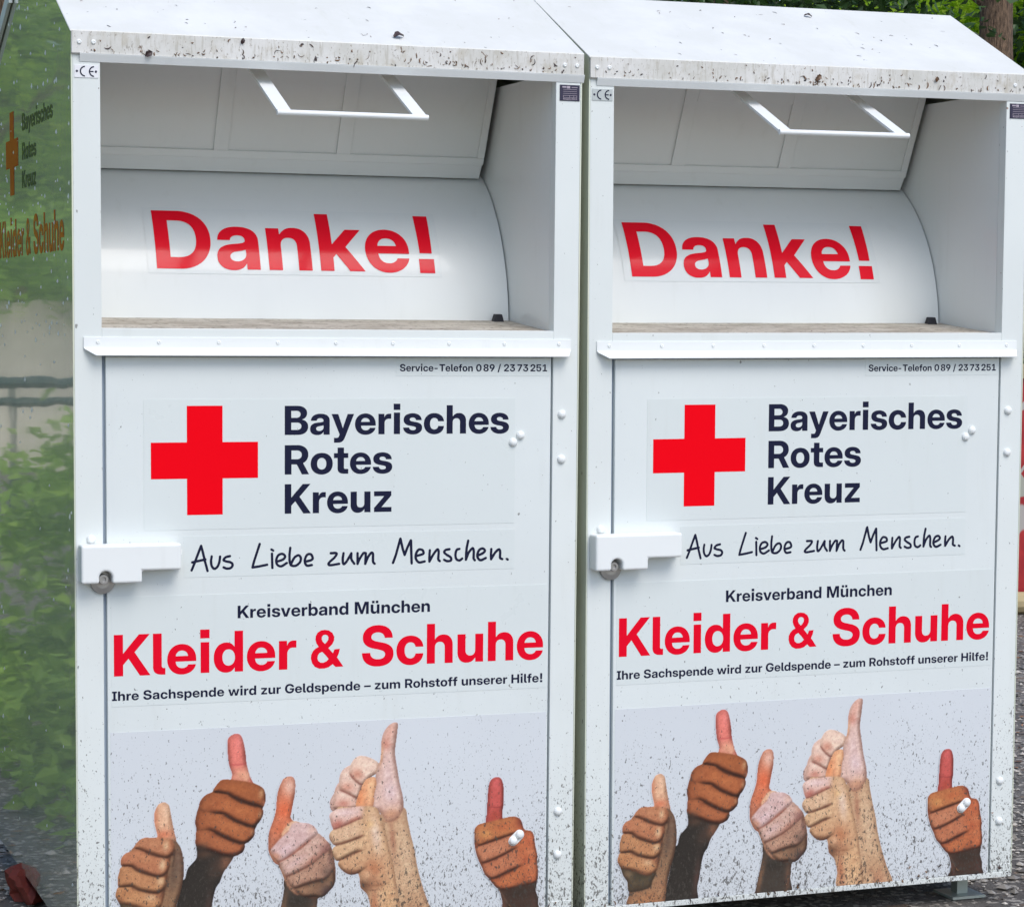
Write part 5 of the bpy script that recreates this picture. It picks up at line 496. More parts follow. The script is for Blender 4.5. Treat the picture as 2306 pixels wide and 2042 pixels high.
def make_container():
    root = empty('clothes_container')
    Z = ZG
    # front frame: two posts, the rail between chute and door, the recess behind the door joint
    bm = bmesh.new()
    box(bm, .0032, X1, 0, .03, ZB, .6150)
    box(bm, X2, W_ - .0032, 0, .03, ZB, .6150)
    box(bm, X1, X2, 0, .03, -.0540, 0)
    box(bm, .0036, X1 - .0004, -.0012, .001, ZB + .008, -1.3140); box(bm, X2 + .0004, W_ - .0036, -.0012, .001, ZB + .008, -1.3140)
    fr = obj('front_frame', bm, M['white'], root, Z); bevel(fr, .0014)
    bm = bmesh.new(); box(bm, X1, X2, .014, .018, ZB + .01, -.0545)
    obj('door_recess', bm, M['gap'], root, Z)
    # side panels
    prof = [(0.0, ZB), (DEPTH, ZB), (DEPTH, roof_z(DEPTH) - .004), (.82, roof_z(.82) - .004), (.38, roof_z(.38) - .004), (0.0, roof_z(0) - .004)]
    sides = []
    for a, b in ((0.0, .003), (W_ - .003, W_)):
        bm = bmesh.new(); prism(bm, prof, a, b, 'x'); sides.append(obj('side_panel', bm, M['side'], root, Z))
    bm = bmesh.new(); box(bm, .0032, W_ - .0032, DEPTH - .004, DEPTH - .001, ZB, roof_z(DEPTH) - .01); obj('back_panel', bm, M['white'], root, Z)
    bm = bmesh.new(); box(bm, .0034, W_ - .0034, -.004, DEPTH - .006, ZB - .006, ZB + .0068)
    bevel(obj('base_panel', bm, M['white'], root, Z), .001)
    # roof: folded sheet with a fascia in front and a hem turned under
    t = .004
    ys = [-E0, .38, .82, DEPTH + .02]
    top = [(y, roof_z(y) if y > 0 else ZR) for y in ys]
    poly = top + [(y, z - t) for y, z in reversed(top)]
    bm = bmesh.new(); prism(bm, poly, -.0025, W_ + .0025, 'x')
    roof = obj('roof', bm, M['roof'], root, Z); bevel(roof, .0016, 2, 12)
    bm = bmesh.new()
    prism(bm, [(-E0 - .0004, ZR - .0010), (-E0 - .0004, .5735), (-.0025, .5705), (-.0025, ZR - .0045)], .0005, W_ + .0015, 'x')
    bevel(obj('fascia', bm, M['fascia'], roof, Z), .0008)
    bm = bmesh.new()
    pr = [(-E0 - .0018, .5735), (-E0 - .0008, .5705), (-.0015, .5565), (-.0005, .5562), (-.0010, .5705), (-.0030, .5740)]
    prism(bm, pr, .018, W_ + .0035, 'x')
    obj('roof_hem', bm, M['bright'], roof, Z)
    for x, z in ((.0167, .5963), (.0466, .5968), (1.1053, .5935), (1.1347, .5932)):
        bm = bmesh.new(); lathe(bm, (x, -E0 - .0004, z), [(.0052, 0), (.0052, .0006), (.0042, .0022), (.0020, .0030), (.0012, .0022), (0, .0022)], 14)
        obj('rivet', bm, M['bright'], roof, Z, True)
    bm = bmesh.new()
    zr = roof_z(.82)
    prism(bm, [(.80, zr + .0005), (.82, zr + .0005), (DEPTH + .02, roof_z(DEPTH + .02)), (DEPTH + .02, roof_z(DEPTH + .02) - .035), (.82, zr - .035), (.80, zr - .035)], -.011, -.0027, 'x')
    obj('rear_flashing', bm, M['white'], roof, Z)
    # chute: floor, inner walls, drum, lid
    bm = bmesh.new(); prism(bm, [(.006, -.0055), (.006, -.0025), (.320, .0240), (.72, .0240), (.72, .012)], X1 + .001, X2 - .001, 'x')
    obj('chute_floor', bm, M['wood'], root, Z)
    for a, b in ((X1 - .003, X1), (X2, X2 + .003)):
        bm = bmesh.new(); prism(bm, [(.0305, -.05), (.72, -.05), (.72, .577), (.0305, .577)], a, b, 'x')
        obj('inner_wall', bm, M['drum'], root, Z)
    bm = bmesh.new(); cy, rr = .73, .435; n = 40; arc = []
    for i in range(n + 1):
        a = R(2.6 + 93 * i / n); arc.append((cy - rr * math.cos(a), rr * math.sin(a)))
    x0, x1 = X1 + .003, X2 - .003
    A = [bm.verts.new((x0, y, z)) for y, z in arc]; B = [bm.verts.new((x1, y, z)) for y, z in arc]
    for i in range(n): bm.faces.new([A[i], A[i+1], B[i+1], B[i]]).smooth = True
    ca, cb = bm.verts.new((x0, cy, .02)), bm.verts.new((x1, cy, .02))
    A2 = [bm.verts.new(v.co) for v in A]; B2 = [bm.verts.new(v.co) for v in B]
    for i in range(n): bm.faces.new([ca, A2[i], A2[i+1]]); bm.faces.new([cb, B2[i+1], B2[i]])
    drum = obj('drum', bm, M['drum'], root, Z)
    def on_drum(lift): 
        return lambda x, s: Vector((x, cy - (rr + lift) * math.cos(s / rr), (rr + lift) * math.sin(s / rr)))
    cuts = [.12 + .0065 * i for i in range(28)]
    decal('sticker', [rect(.2245, .9240, .1240, .2943)], M['film_clear'], drum, place=on_drum(.0009), cuts=cuts)
    decal('thanks_lettering', text_loops('Danke!', .2451, .1352, .1503, .9073), M['thanks_red'], drum, place=on_drum(.0018), cuts=cuts)
    # lid: tilted plate with three raised fields, a folded lower rim and a bail handle
    p0 = Vector((0, .295, .727)); p1 = Vector((0, .462, .3975)); dv = (p1 - p0).normalized(); nv = Vector((0, -dv.z, dv.y)); 
    if nv.y > 0: nv = -nv
    def strip(bm, a, b, xa, xb, h0, h1):
        v = []
        for x, t_, h in ((xa, a, h0), (xb, a, h0), (xb, b, h0), (xa, b, h0), (xa, a, h1), (xb, a, h1), (xb, b, h1), (xa, b, h1)):
            q = p0 + dv * t_ + nv * h; v.append(bm.verts.new((x, q.y, q.z)))
        for f in ((0,1,2,3),(4,5,6,7),(0,1,5,4),(1,2,6,5),(2,3,7,6),(3,0,4,7)): bm.faces.new([v[i] for i in f])
    L = (p1 - p0).length
    bm = bmesh.new()
    strip(bm, 0, L, .066, 1.0735, 0, -.004)
    for xa, xb in ((.066, .100), (.4065, .4407), (.7030, .7375), (1.0560, 1.0735)):
        strip(bm, .0004, L - .0182, xa, xb, .0055, .0003)
    strip(bm, L - .018, L, .066, 1.0735, .0055, .0003)
    strip(bm, .0006, L - .188, .4409, .7028, .0053, .0003)
    A = [(p1.y - .0052, p1.z - .0026), (.4785, .3640), (.4875, .3685), (p1.y + .004, p1.z + .003)]
    prism(bm, A, .066, 1.0705, 'x')
    lid = obj('lid', bm, M['drum'], root, Z); bevel(lid, .0010, 2)
    bm = bmesh.new()
    tube(bm, (.4085, -.14, .4545), (.7415, -.14, .4545), .0062, 12)
    hd = Vector((0, .48, .2115)).normalized(); hn = Vector((0, -hd.z, hd.y))
    for xa, xb in ((.4095, .4405), (.7100, .7395)):
        a = Vector((0, -.140, .4545)); b = a + hd * .515; v = []
        for q in (a, b):
            for s_ in (-.0028, .0028):
                for x in (xa, xb): k = q + hn * s_; v.append(bm.verts.new((x, k.y, k.z)))
        for f in ((0,1,3,2),(4,5,7,6),(0,1,5,4),(2,3,7,6),(0,2,6,4),(1,3,7,5)): bm.faces.new([v[i] for i in f])
    obj('handle', bm, M['bright'], lid, Z)
    bm = bmesh.new()
    vb = [bm.verts.new(p) for p in ((1.0370,.262,.0180),(1.0625,.262,.0180),(1.0625,.284,.0210),(1.0370,.284,.0210),(1.0415,.264,.0365),(1.0580,.264,.0365),(1.0580,.282,.0375),(1.0415,.282,.0375))]
    for f in ((0,1,2,3),(4,5,6,7),(0,1,5,4),(1,2,6,5),(2,3,7,6),(3,0,4,7)): bm.faces.new([vb[i] for i in f])
    bevel(obj('rubber_stop', bm, M['black_rubber'], root, Z), .0015)
    # drip rail under the chute
    bm = bmesh.new()
    def rail(y, z, xa, xb): return bm.verts.new((xa, y, z)), bm.verts.new((xb, y, z))
    rows = [rail(-.0002, -.0193, .0223, 1.1286), rail(-.0032, -.0197, .0223, 1.1286), rail(-.0034, -.0408, .0223, 1.1286), rail(-.0065, -.0440, .0240, 1.1270),
            rail(-.0250, -.0570, .0448, 1.1165), rail(-.0245, -.0582, .0448, 1.1165), rail(-.0055, -.0458, .0240, 1.1270), rail(-.0002, -.0428, .0223, 1.1286)]
    for i in range(len(rows)):
        a, b = rows[i], rows[(i + 1) % len(rows)]; bm.faces.new([a[0], a[1], b[1], b[0]])
    bm.faces.new([r[0] for r in rows]); bm.faces.new([r[1] for r in rows])
    dr = obj('drip_rail', bm, M['bright'], root, Z)
    for i in range(9):
        x = .0526 + (1.0995 - .0526) * i / 8
        bm = bmesh.new(); lathe(bm, (x, -.0033, -.0295), [(.0046, 0), (.0046, .0006), (.0036, .0020), (.0016, .0026), (.0010, .0018), (0, .0018)], 14)
        obj('rivet', bm, M['bright'], dr, Z, True)
    # door with its films and lettering
    bm = bmesh.new(); box(bm, .0691, 1.0825, 0, .012, -1.3332, -.0606)
    door = obj('door', bm, M['door'], root, Z); bevel(door, .0015)
    for n_, a in (('logo_sticker', (.150, .9968, -.4337, -.1515)), ('motto_sticker', (.2366, .9980, -.5375, -.4480)), ('offer_sticker', (.0772, 1.0780, -.8138, -.5758)), ('phone_sticker', (.7150, 1.0800, -.1015, -.0660))):
        bm = bmesh.new(); box(bm, a[0], a[1], -.0005, .001, a[2], a[3]); obj(n_, bm, M['film'], door, Z)
    decal('red_cross', [cross_loop(.2833, -.2838, .118)], M['red'], door)
    for n_, s, xa, bl, cap, xb in (('name_lettering', 'Bayerisches', .4613, -.2302, .0636, .9821), ('name_lettering', 'Rotes', .4613, -.3168, .0642, .7072), ('name_lettering', 'Kreuz', .4613, -.4028, .0648, .7058),
                             ('branch_lettering', 'Kreisverband M\u00fcnchen', .3555, -.6299, .0275, .7972), ('offer_lettering', 'Kleider & Schuhe', .0829, -.7474, .0900, 1.0697),
                             ('appeal_lettering', 'Ihre Sachspende wird zur Geldspende \u2013 zum Rohstoff unserer Hilfe!', .0784, -.8005, .0205, 1.0685),
                             ('phone_lettering', 'Service-Telefon 0\u200989 / 23\u200973\u2009251', .7239, -.0912, .0158, 1.0727)):
        decal(n_, text_loops(s, xa, bl, cap, xb, -.002 if len(s) > 18 else -.008), M['letter_red'] if 'offer' in n_ else M['navy'], door)
    pts = [[np.array(l, float).reshape(-1, 2) / 1e4] for l in SCRIPT]
    allp = sorted([l[0] for l in pts], key=lambda l: l[:, 0].min()); words_ = []
    for l in allp:
        if words_ and l[:, 0].min() - max(q[:, 0].max() for q in words_[-1]) < .020: words_[-1].append(l)
        else: words_.append([l])
    for g_ in words_: decal('motto_lettering', [g_], M['navy'], door)
    # poster with the printed thumbs-up hands
    bm = bmesh.new(); box(bm, .0745, 1.0792, -.0005, .001, POSTER_BOTTOM, -.8700)
    poster = obj('poster', bm, M['poster'], root, Z)
    printed = np.zeros((820, 420), bool)
    for k, ops in enumerate(HANDS):
        gx, gz, img, mask, core = paint_hand(ops, .0013)
        gi, gj = np.round((gx - .05) / .0013).astype(int), np.round((gz + 1.36) / .0013).astype(int)
        mask &= ~(printed[gi, gj] & ~core)          # no pale fringe across a hand printed underneath
        printed[gi[core], gj[core]] = True
        idx = -np.ones(mask.shape, int); idx[mask] = np.arange(mask.sum())
        q = mask[:-1, :-1] & mask[1:, :-1] & mask[:-1, 1:] & mask[1:, 1:]
        a, b, c, d = idx[:-1, :-1][q], idx[:-1, 1:][q], idx[1:, 1:][q], idx[1:, :-1][q]
        y = -.0009 - .0002 * k
        vv = np.stack([gx[mask], np.full(mask.sum(), y), gz[mask] + Z], 1)
        me = bpy.data.meshes.new('printed_hand')
        me.from_pydata(vv.tolist(), [], np.stack([a, b, c, d], 1).tolist())
        at = me.color_attributes.new('print', 'FLOAT_COLOR', 'POINT')
        lin = np.ones((len(vv), 4)); lin[:, :3] = srgb(img[mask]) / PRINT_GAIN
        at.data.foreach_set('color', np.clip(lin, 0, .92).ravel())
        link_mesh('printed_hand', me, M['hand'], poster)
    # lock cover over the door joint with a keyhole notch
    nt = [(.0592 + .0140 * math.cos(a), -.5290 + .0140 * math.sin(a)) for a in [math.pi * i / 10 for i in range(11)]]
    poly = [(.0070, -.4590), (.2225, -.4590), (.2225, -.5155), (.1372, -.5155), (.1372, -.5415)] + [(.0732, -.5415)] + nt + [(.0452, -.5415), (.0070, -.5415)]
    bm = bmesh.new(); prism(bm, poly, -.0440, -.0008, 'y')
    lk = obj('lock_cover', bm, M['bright'], root, Z); bevel(lk, .0052, 3, 50)
    bm = bmesh.new(); box(bm, .2228, .2272, -.0150, -.0006, -.5120, -.4720); box(bm, .2226, .2290, -.0180, -.0130, -.4850, -.4740); obj('end_bracket', bm, M['bright'], lk, Z)
    bm = bmesh.new(); lathe(bm, (.0585, -.0008, -.5400), [(.0270, 0), (.0270, .0060), (.0255, .0075), (.0150, .0085), (0, .0085)], 28); obj('lock_rosette', bm, M['steel'], lk, Z, False)
    bm = bmesh.new(); lathe(bm, (.0560, -.0090, -.5330), [(.0112, 0), (.0112, .0230), (.0098, .0245), (.0052, .0245), (.0045, .0200), (0, .0200)], 24); obj('lock_cylinder', bm, M['steel'], lk, Z, False)
    # domed bolts
    dome = [(.0100, 0), (.0098, .0022), (.0084, .0048), (.0060, .0066), (.0030, .0076), (0, .0078)]
    for x, z in ((1.1095, -.1886), (1.1096, -.2907), (1.1102, -1.1036), (1.1103, -1.2047), (.0356, -.4495)):
        bm = bmesh.new(); lathe(bm, (x, -.0002, z), dome, 20); obj('domed_bolt', bm, M['bright'], root, Z, True)
    for x, z in ((1.0096, -.2352), (.9920, -.2509)):
        bm = bmesh.new(); lathe(bm, (x, -.0004, z), dome, 20); obj('domed_bolt', bm, M['bright'], door, Z, True)
    bm = bmesh.new(); a = math.atan2(.0139, .0151); pl = []
    for s_, c0 in ((0, (1.0154, -1.1514)), (1, (1.0003, -1.1653))):
        for i in range(9):
            t_ = a - math.pi / 2 + math.pi * s_ + math.pi * i / 8; pl.append((c0[0] + .0115 * math.cos(t_), c0[1] + .0115 * math.sin(t_)))
    prism(bm, pl, -.0036, -.0004, 'y'); wp = obj('washer_plate', bm, M['bright'], root, Z)
    for x, z in ((1.0154, -1.1514), (1.0003, -1.1653)):
        bm = bmesh.new(); lathe(bm, (x, -.0036, z), dome, 20); obj('domed_bolt', bm, M['bright'], wp, Z, True)
    # CE plate and type plate on the posts
    bm = bmesh.new(); box(bm, .0071, .0575, -.0014, .001, .5232, .5490); ce = obj('ce_plate', bm, M['ce_white'], root, Z)
    def arc_band(cx, cz, r0, r1, a0, a1, n=14):
        o_ = [(cx + r1 * math.cos(R(a0 + (a1 - a0) * i / n)), cz + r1 * math.sin(R(a0 + (a1 - a0) * i / n))) for i in range(n + 1)]
        i_ = [(cx + r0 * math.cos(R(a1 - (a1 - a0) * i / n)), cz + r0 * math.sin(R(a1 - (a1 - a0) * i / n))) for i in range(n + 1)]
        return [np.array(o_ + i_)]
    cz = .5362
    decal('ce_mark', [arc_band(.0297, cz, .0086, .0112, 92, 268), arc_band(.0488, cz, .0086, .0112, 92, 268), rect(.0405, .0475, cz - .0012, cz + .0012)], M['navy'], ce, -.0020)
    for x in (.0125, .0525):
        bm = bmesh.new(); lathe(bm, (x, -.0014, cz), [(.0026, 0), (.0022, .0010), (0, .0013)], 12); obj('rivet', bm, M['plate'], ce, Z)
    bm = bmesh.new(); box(bm, 1.0963, 1.1440, -.0012, .001, .5150, .5505); box(bm, 1.0980, 1.1424, -.0017, .001, .5166, .5490)
    tp = obj('type_plate', bm, M['plate'], root, Z)
    gr = [rect(1.1018, 1.1118, .5440, .5472), rect(1.1128, 1.1205, .5425, .5480), rect(1.1240, 1.1385, .5444, .5456)]
    for z in (.5220, .5265, .5310, .5355, .5400): gr.append(rect(1.1040, 1.1370, z, z + .0007))
    for x in (1.1040, 1.1190, 1.1290, 1.1362): gr.append(rect(x, x + .0008, .5229, .5263))
    decal('type_plate_print', gr + text_loops('Baujahr\u20092012', 1.1040, .5176, .0033, 1.1370), M['plate_line'], tp, -.0021)
    # legs
    for x in (1.065, .085):
        for y in (.105, 1.075):
            bm = bmesh.new(); box(bm, x - .015, x + .015, y - .015, y + .015, -1.404, ZB - .006); lg = obj('leg', bm, M['galv'], root, Z)
            bm = bmesh.new(); box(bm, x - .048, x + .046, y - .050, y + .045, -1.410, -1.4035); obj('foot_plate', bm, M['galv'], lg, Z)
    # lettering on the side panel that faces the left
    def on_side(s, y_left, base, cap, y_right, name, m, parent):
        lp = text_loops(s, 0, base, cap, y_left - y_right)
        o = decal(name, lp, m, parent, place=lambda u, z: Vector((-.0006, y_left - u, z)))
        return o
    for pnl in sides[:1]:
        on_side('Bayerisches', .6816, .4575, .0405, .2392, 'name_lettering', M['side_navy'], pnl); on_side('Rotes', .6850, .3890, .0410, .4752, 'name_lettering', M['side_navy'], pnl)
        on_side('Kreuz', .6890, .3235, .0410, .4814, 'name_lettering', M['side_navy'], pnl)
        on_side('Kleider & Schuhe', 1.0700, .1660, .0900, .0997, 'offer_lettering', M['side_red'], pnl)
        decal('red_cross', [cross_loop(0, .414, .1)], M['side_red'], pnl, place=lambda u, z: Vector((-.0006, .848 - u, z)))
    return root, sides[0]

PRINT_GAIN = .98

c1, left_side = make_container()
tag(c1, 'left white clothes collection container, green reflections on its exposed side panel', 'clothes container', 'white clothes containers standing side by side')
c2 = copy_tree(c1)
c2.location = (1.18019, .00397, -.0040); c2.rotation_euler = (0, -.006015, .01332)
tag(c2, 'right white clothes collection container beside the tree and gravel, one front foot visible', 'clothes container')
for o in children(c2):
    if o.name.startswith('ce_plate'):
        o.data = o.data.copy(); o.data.materials[0] = M['ce_metal']

# rain drops on the exposed side panel of the left container
rng = np.random.default_rng(11)
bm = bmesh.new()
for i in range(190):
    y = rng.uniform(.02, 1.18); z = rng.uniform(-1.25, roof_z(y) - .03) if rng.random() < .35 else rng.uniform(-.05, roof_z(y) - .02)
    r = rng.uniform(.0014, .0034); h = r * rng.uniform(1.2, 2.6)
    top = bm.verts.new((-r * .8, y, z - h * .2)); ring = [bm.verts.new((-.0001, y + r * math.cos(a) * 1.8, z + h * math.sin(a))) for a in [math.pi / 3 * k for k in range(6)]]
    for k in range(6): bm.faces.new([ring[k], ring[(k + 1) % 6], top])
M['drop'] = new_mat('rain_drop', (.93, .95, .93), .08)  # near-white base paints the bright glints of the drops
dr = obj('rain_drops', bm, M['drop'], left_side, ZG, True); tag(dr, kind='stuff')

# ------------------------------------------------------------------ plant debris stuck to the containers
def debris(place, spots, bm, rng):
    for (u, v, ln, wd, ang, curl) in spots:
        n = 5; prev = None
        for i in range(n + 1):
            t = i / n - .5; a = ang + curl * t
            x, z = u + ln * t * math.cos(ang) - curl * ln * t * t * math.sin(ang), v + ln * t * math.sin(ang) + curl * ln * t * t * math.cos(ang)
            ww = wd * (1 - (2 * t) ** 4 * .8) * .5; nx, nz = -math.sin(a) * ww, math.cos(a) * ww
            lift = .0005 + .0012 * (1 - abs(2 * t))
            pr = (bm.verts.new(place(x + nx, z + nz, lift)), bm.verts.new(place(x - nx, z - nz, lift)))
            if prev: bm.faces.new([prev[0], prev[1], pr[1], pr[0]])
            prev = pr
def spots_fascia(rng, n):
    out = []
    for _ in range(n):
        low = rng.random() < .62
        z = .576 + abs(rng.normal(0, .007)) if low else rng.uniform(.578, .615)
        out.append((rng.uniform(.02, 1.13), z, rng.choice([.004, .006, .008, .012, .016], p=[.3, .3, .2, .14, .06]), rng.uniform(.0010, .0030), rng.uniform(0, math.pi), rng.uniform(-1.6, 1.6)))
    return out
def in_container(c, p): return c.matrix_basis @ Vector((p[0], p[1], p[2] + ZG))
bpy.context.view_layer.update()
for c, name, lab in ((c1, 'plant_debris', 'brown bud scales and stalks on the left roof edge'), (c2, 'plant_debris', 'brown bud scales and stalks on the right roof edge')):
    rng = np.random.default_rng(3 if c is c1 else 8)
    for mkey, frac in (('dead', 85), ('dead_dark', 36)):
        bm = bmesh.new()
        debris(lambda x, z, h: in_container(c, (x, -E0 - .0004 - h, z)), spots_fascia(rng, frac), bm, rng)
        k = 16
        debris(lambda x, y, h: in_container(c, (x, y, roof_z(max(y, .001)) + h)), [(rng.uniform(.05, 1.1), rng.uniform(0.02, .36), rng.uniform(.004, .014), rng.uniform(.001, .0026), rng.uniform(0, 3), rng.uniform(-1, 1)) for _ in range(k)], bm, rng)
        debris(lambda x, y, h: in_container(c, (x, y, -.0025 + .0892 * (y - .006) + h)), [(rng.uniform(.08, 1.07), rng.uniform(0.02, .25), rng.uniform(.005, .014), rng.uniform(.0015, .004), rng.uniform(-.3, .3), rng.uniform(-1, 1)) for _ in range(14)], bm, rng)
        debris(lambda x, z, h: in_container(c, (x, -.0042 - h, z)), [(rng.uniform(.01, 1.14), -1.337 + abs(rng.normal(0, .012)), rng.uniform(.004, .014), rng.uniform(.0015, .004), rng.uniform(0, 3), rng.uniform(-1.5, 1.5)) for _ in range(30)], bm, rng)
        o = obj(name, bm, M[mkey]); tag(o, kind='stuff')

def fallen_leaf(c, x, y, size, rot, mkey, label, fascia_z=None, seed=0):
    rng = np.random.default_rng(seed)
    bm = bmesh.new(); nrow = 7; prev = None
    for i in range(nrow):
        t = i / (nrow - 1); wd = size * .34 * math.sin(math.pi * min(1, .06 + .94 * t)) ** .8 + size * .02
        cl = size * .22 * math.sin(t * 3.0) + size * .04
        row = []
        for s_ in (-1, -.5, 0, .5, 1):
            u = (t - .5) * size; v = s_ * wd * (1 + .18 * rng.normal()); h = cl + abs(s_) ** 1.5 * size * .16 * (1 + .3 * rng.normal())
            uu, vv = u * math.cos(rot) - v * math.sin(rot), u * math.sin(rot) + v * math.cos(rot)
            if fascia_z is None: p = (x + uu, y + vv, roof_z(max(y + vv, .001)) + .001 + h)
            else: p = (x + uu, -E0 - .001 - h, fascia_z + vv)
            row.append(bm.verts.new(in_container(c, p)))
        if prev:
            for k in range(4): bm.faces.new([prev[k], prev[k+1], row[k+1], row[k]])
        prev = row
    o = obj('fallen_leaf', bm, M[mkey], None, 0, True)
    return tag(o, label, 'leaf', 'dead leaves and scales lying on the containers')
fallen_leaf(c1, .728, .032, .026, .3, 'dead_dark', 'dark curled dead leaf at the front edge of the left sloping roof', seed=1)
fallen_leaf(c2, .712, .315, .019, -.4, 'dead_dark', 'small dark dead leaf near the ridge of the right roof', seed=2)
fallen_leaf(c1, .366, 0, .013, 1.2, 'dead_dark', 'round olive brown scale stuck high on the left roof edge', .6130, seed=3)
fallen_leaf(c1, .163, 0, .018, .5, 'dead_dark', 'dark purplish dead leaf stuck low on the left roof edge', .5775, seed=4)
fallen_leaf(c2, .573, 0, .018, .7, 'dead', 'reddish brown dead leaf stuck mid height on the right roof edge', .5930, seed=5)
fallen_leaf(c2, .888, 0, .013, 1.4, 'dead', 'small brown leaf stuck on the right roof edge near its right end', .6000, seed=6)

# ------------------------------------------------------------------ trees, shrubs and the rest behind
def leaf_mesh(name, pts, size, rng, upright=.5):
    n = len(pts)
    d = rng.normal(0, 1, (n, 3)); d[:, 2] *= .6; d[:, 2] -= .25; d /= np.linalg.norm(d, axis=1)[:, None]
    s = rng.normal(0, 1, (n, 3)); s[:, 2] *= .5; s -= (s * d).sum(1)[:, None] * d; s /= np.linalg.norm(s, axis=1)[:, None]
    nn = np.cross(d, s)
    L = size * rng.uniform(.6, 1.3, n)[:, None]
    a = pts; b = pts + d * L * .42 + s * L * .30 + nn * L * .06; c = pts + d * L - nn * L * .10; e = pts + d * L * .42 - s * L * .30 + nn * L * .06
    v = np.stack([a, b, c, e], 1).reshape(-1, 3)
    i = np.arange(n)[:, None] * 4
    f = np.concatenate([i + [[0, 1, 2]], i + [[0, 2, 3]]])
    me = bpy.data.meshes.new(name); me.from_pydata(v.tolist(), [], f.tolist()); me.update()
    return me

def crown_points(n, rad, clumps, rng, spread=.20):
    c = rng.normal(0, 1, (clumps, 3)); c /= np.linalg.norm(c, axis=1)[:, None]; c *= rng.uniform(.35, 1.0, (clumps, 1)) ** .6
    k = rng.integers(0, clumps, n); p = c[k] + rng.normal(0, spread, (n, 3)) * rng.uniform(.5, 1.2, (clumps, 1))[k]
    return p * np.array(rad)

def trunk_bm(h, r, rng, limbs, top):
    bm = bmesh.new(); n = 14
    def limb(pts, r0, r1):
        prev = None
        for i, p in enumerate(pts):
            t = i / (len(pts) - 1); rr = r0 + (r1 - r0) * t
            ring = [bm.verts.new((p[0] + rr * (1 + .06 * math.sin(k * 3 + i)) * math.cos(2*math.pi*k/n), p[1] + rr * math.sin(2*math.pi*k/n), p[2])) for k in range(n)]
            if prev:
                for k in range(n): bm.faces.new([prev[k], prev[(k+1) % n], ring[(k+1) % n], ring[k]]).smooth = True
            prev = ring
        bm.faces.new(prev)
    limb([(.03 * math.sin(i * .8) * r / .15, .03 * math.cos(i * 1.1) * r / .15, h * i / 9) for i in range(10)], r * 1.15, r * .55)
    for q in limbs:
        a = rng.uniform(0, 6.28); z0 = h * rng.uniform(.55, .9); ln = top * rng.uniform(.35, .7)
        limb([(math.cos(a) * ln * t, math.sin(a) * ln * t, z0 + ln * .8 * t) for t in (0, .3, .65, 1)], r * .38, r * .1)
    return bm

def tree(label, x, y, h, r, crown, mkey, n, seed, size=.085, clumps=60, group='trees behind the containers', name='tree', cat='tree', spread=.2):
    rng = np.random.default_rng(seed)
    t = empty(name, (x, y, 0)); tag(t, label, cat, group)
    obj('trunk', trunk_bm(h, r, rng, range(5), crown[2]), M['bark'], t)
    cz, rad = crown[3], crown[:3]
    p = crown_points(n, rad, clumps, rng, spread) + (0, 0, cz)
    p = p[p[:, 2] > .02]
    link_mesh('crown', leaf_mesh('crown', p, size, rng), M[mkey], t)
    return t
G = dict()
tree('brown barked tree trunk at the top right, above the right roof', 9.385, 12, 6.5, .165, (2.4, 1.8, 1.6, 6.3), 'leaf_dark', 5000, 21)
tree('bright yellow green leafy tree seen just left of the brown trunk', 12.9, 18.5, 4, .10, (2.2, 1.4, 1.9, 3.5), 'leaf_light', 26000, 22, .12, 110)
tree('dark green tree whose leaves hang behind the right roof ridge', 6.6, 11.5, 4.5, .12, (1.75, 1.2, 1.25, 4.0), 'leaf_dark', 9000, 23, .09, 70)
tree('shady dark tree filling the corner right of the brown trunk', 14.0, 16.5, 5, .20, (1.75, 1.5, 2.6, 4.2), 'leaf_dark', 16000, 24, .13, 80)
tree('dark leafy tree peeking past the left roof at the top left corner', 1.3, 10, 5, .13, (2.6, 1.6, 2.4, 4.4), 'leaf_mid', 9000, 25, .1, 70)
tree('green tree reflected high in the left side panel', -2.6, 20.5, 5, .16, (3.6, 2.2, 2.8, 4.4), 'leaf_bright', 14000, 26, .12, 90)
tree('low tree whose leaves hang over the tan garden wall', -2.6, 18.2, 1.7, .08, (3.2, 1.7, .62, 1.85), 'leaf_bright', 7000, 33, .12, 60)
tree('yellow green tree reflected in the left side panel behind the railing', -5.4, 24, 5, .16, (3.0, 2.2, 2.2, 4.4), 'leaf_light', 9000, 27, .13, 80)
tree('unseen dense green tree left of the left container, added to tint its side panel', -4.4, 4.6, 4.5, .14, (1.5, 3.4, 1.7, 2.1), 'leaf_bright', 14000, 28, .12, 90)  # out of view, added so the side panel receives green light
tree('unseen tall green tree at the left nearest the viewer, added to tint the side panel', -5.0, -1.0, 4.5, .14, (1.5, 2.4, 1.7, 2.1), 'leaf_bright', 10000, 29, .12, 80)  # also unseen, put in for the green light on the side panel
for i, (x, y, rx, hz, lab) in enumerate(((-.95, 4.2, .62, .50, 'leafy green shrub reflected low in the left side panel'), (-2.1, 8.2, .8, .42, 'low green shrub in front of the green railing'), (-.62, 2.5, .36, .20, 'small weedy shrub close behind the left container'))):
    rng = np.random.default_rng(40 + i)
    t = empty('shrub', (x, y, 0)); tag(t, lab, 'shrub', 'shrubs left of the containers')
    bm = bmesh.new()
    for k in range(7):
        a = rng.uniform(0, 6.28); tube(bm, (0, 0, 0), (math.cos(a) * rx * .5, math.sin(a) * rx * .5, hz * rng.uniform(.8, 1.6)), .008, 6)
    obj('stem', bm, M['bark'], t)
    p = crown_points(3200, (rx, rx * 1.2, hz * .9), 40, rng, .25) + (0, 0, hz); p = p[p[:, 2] > .03]
    link_mesh('foliage', leaf_mesh('foliage', p, .075, rng), M['leaf_bright'], t)

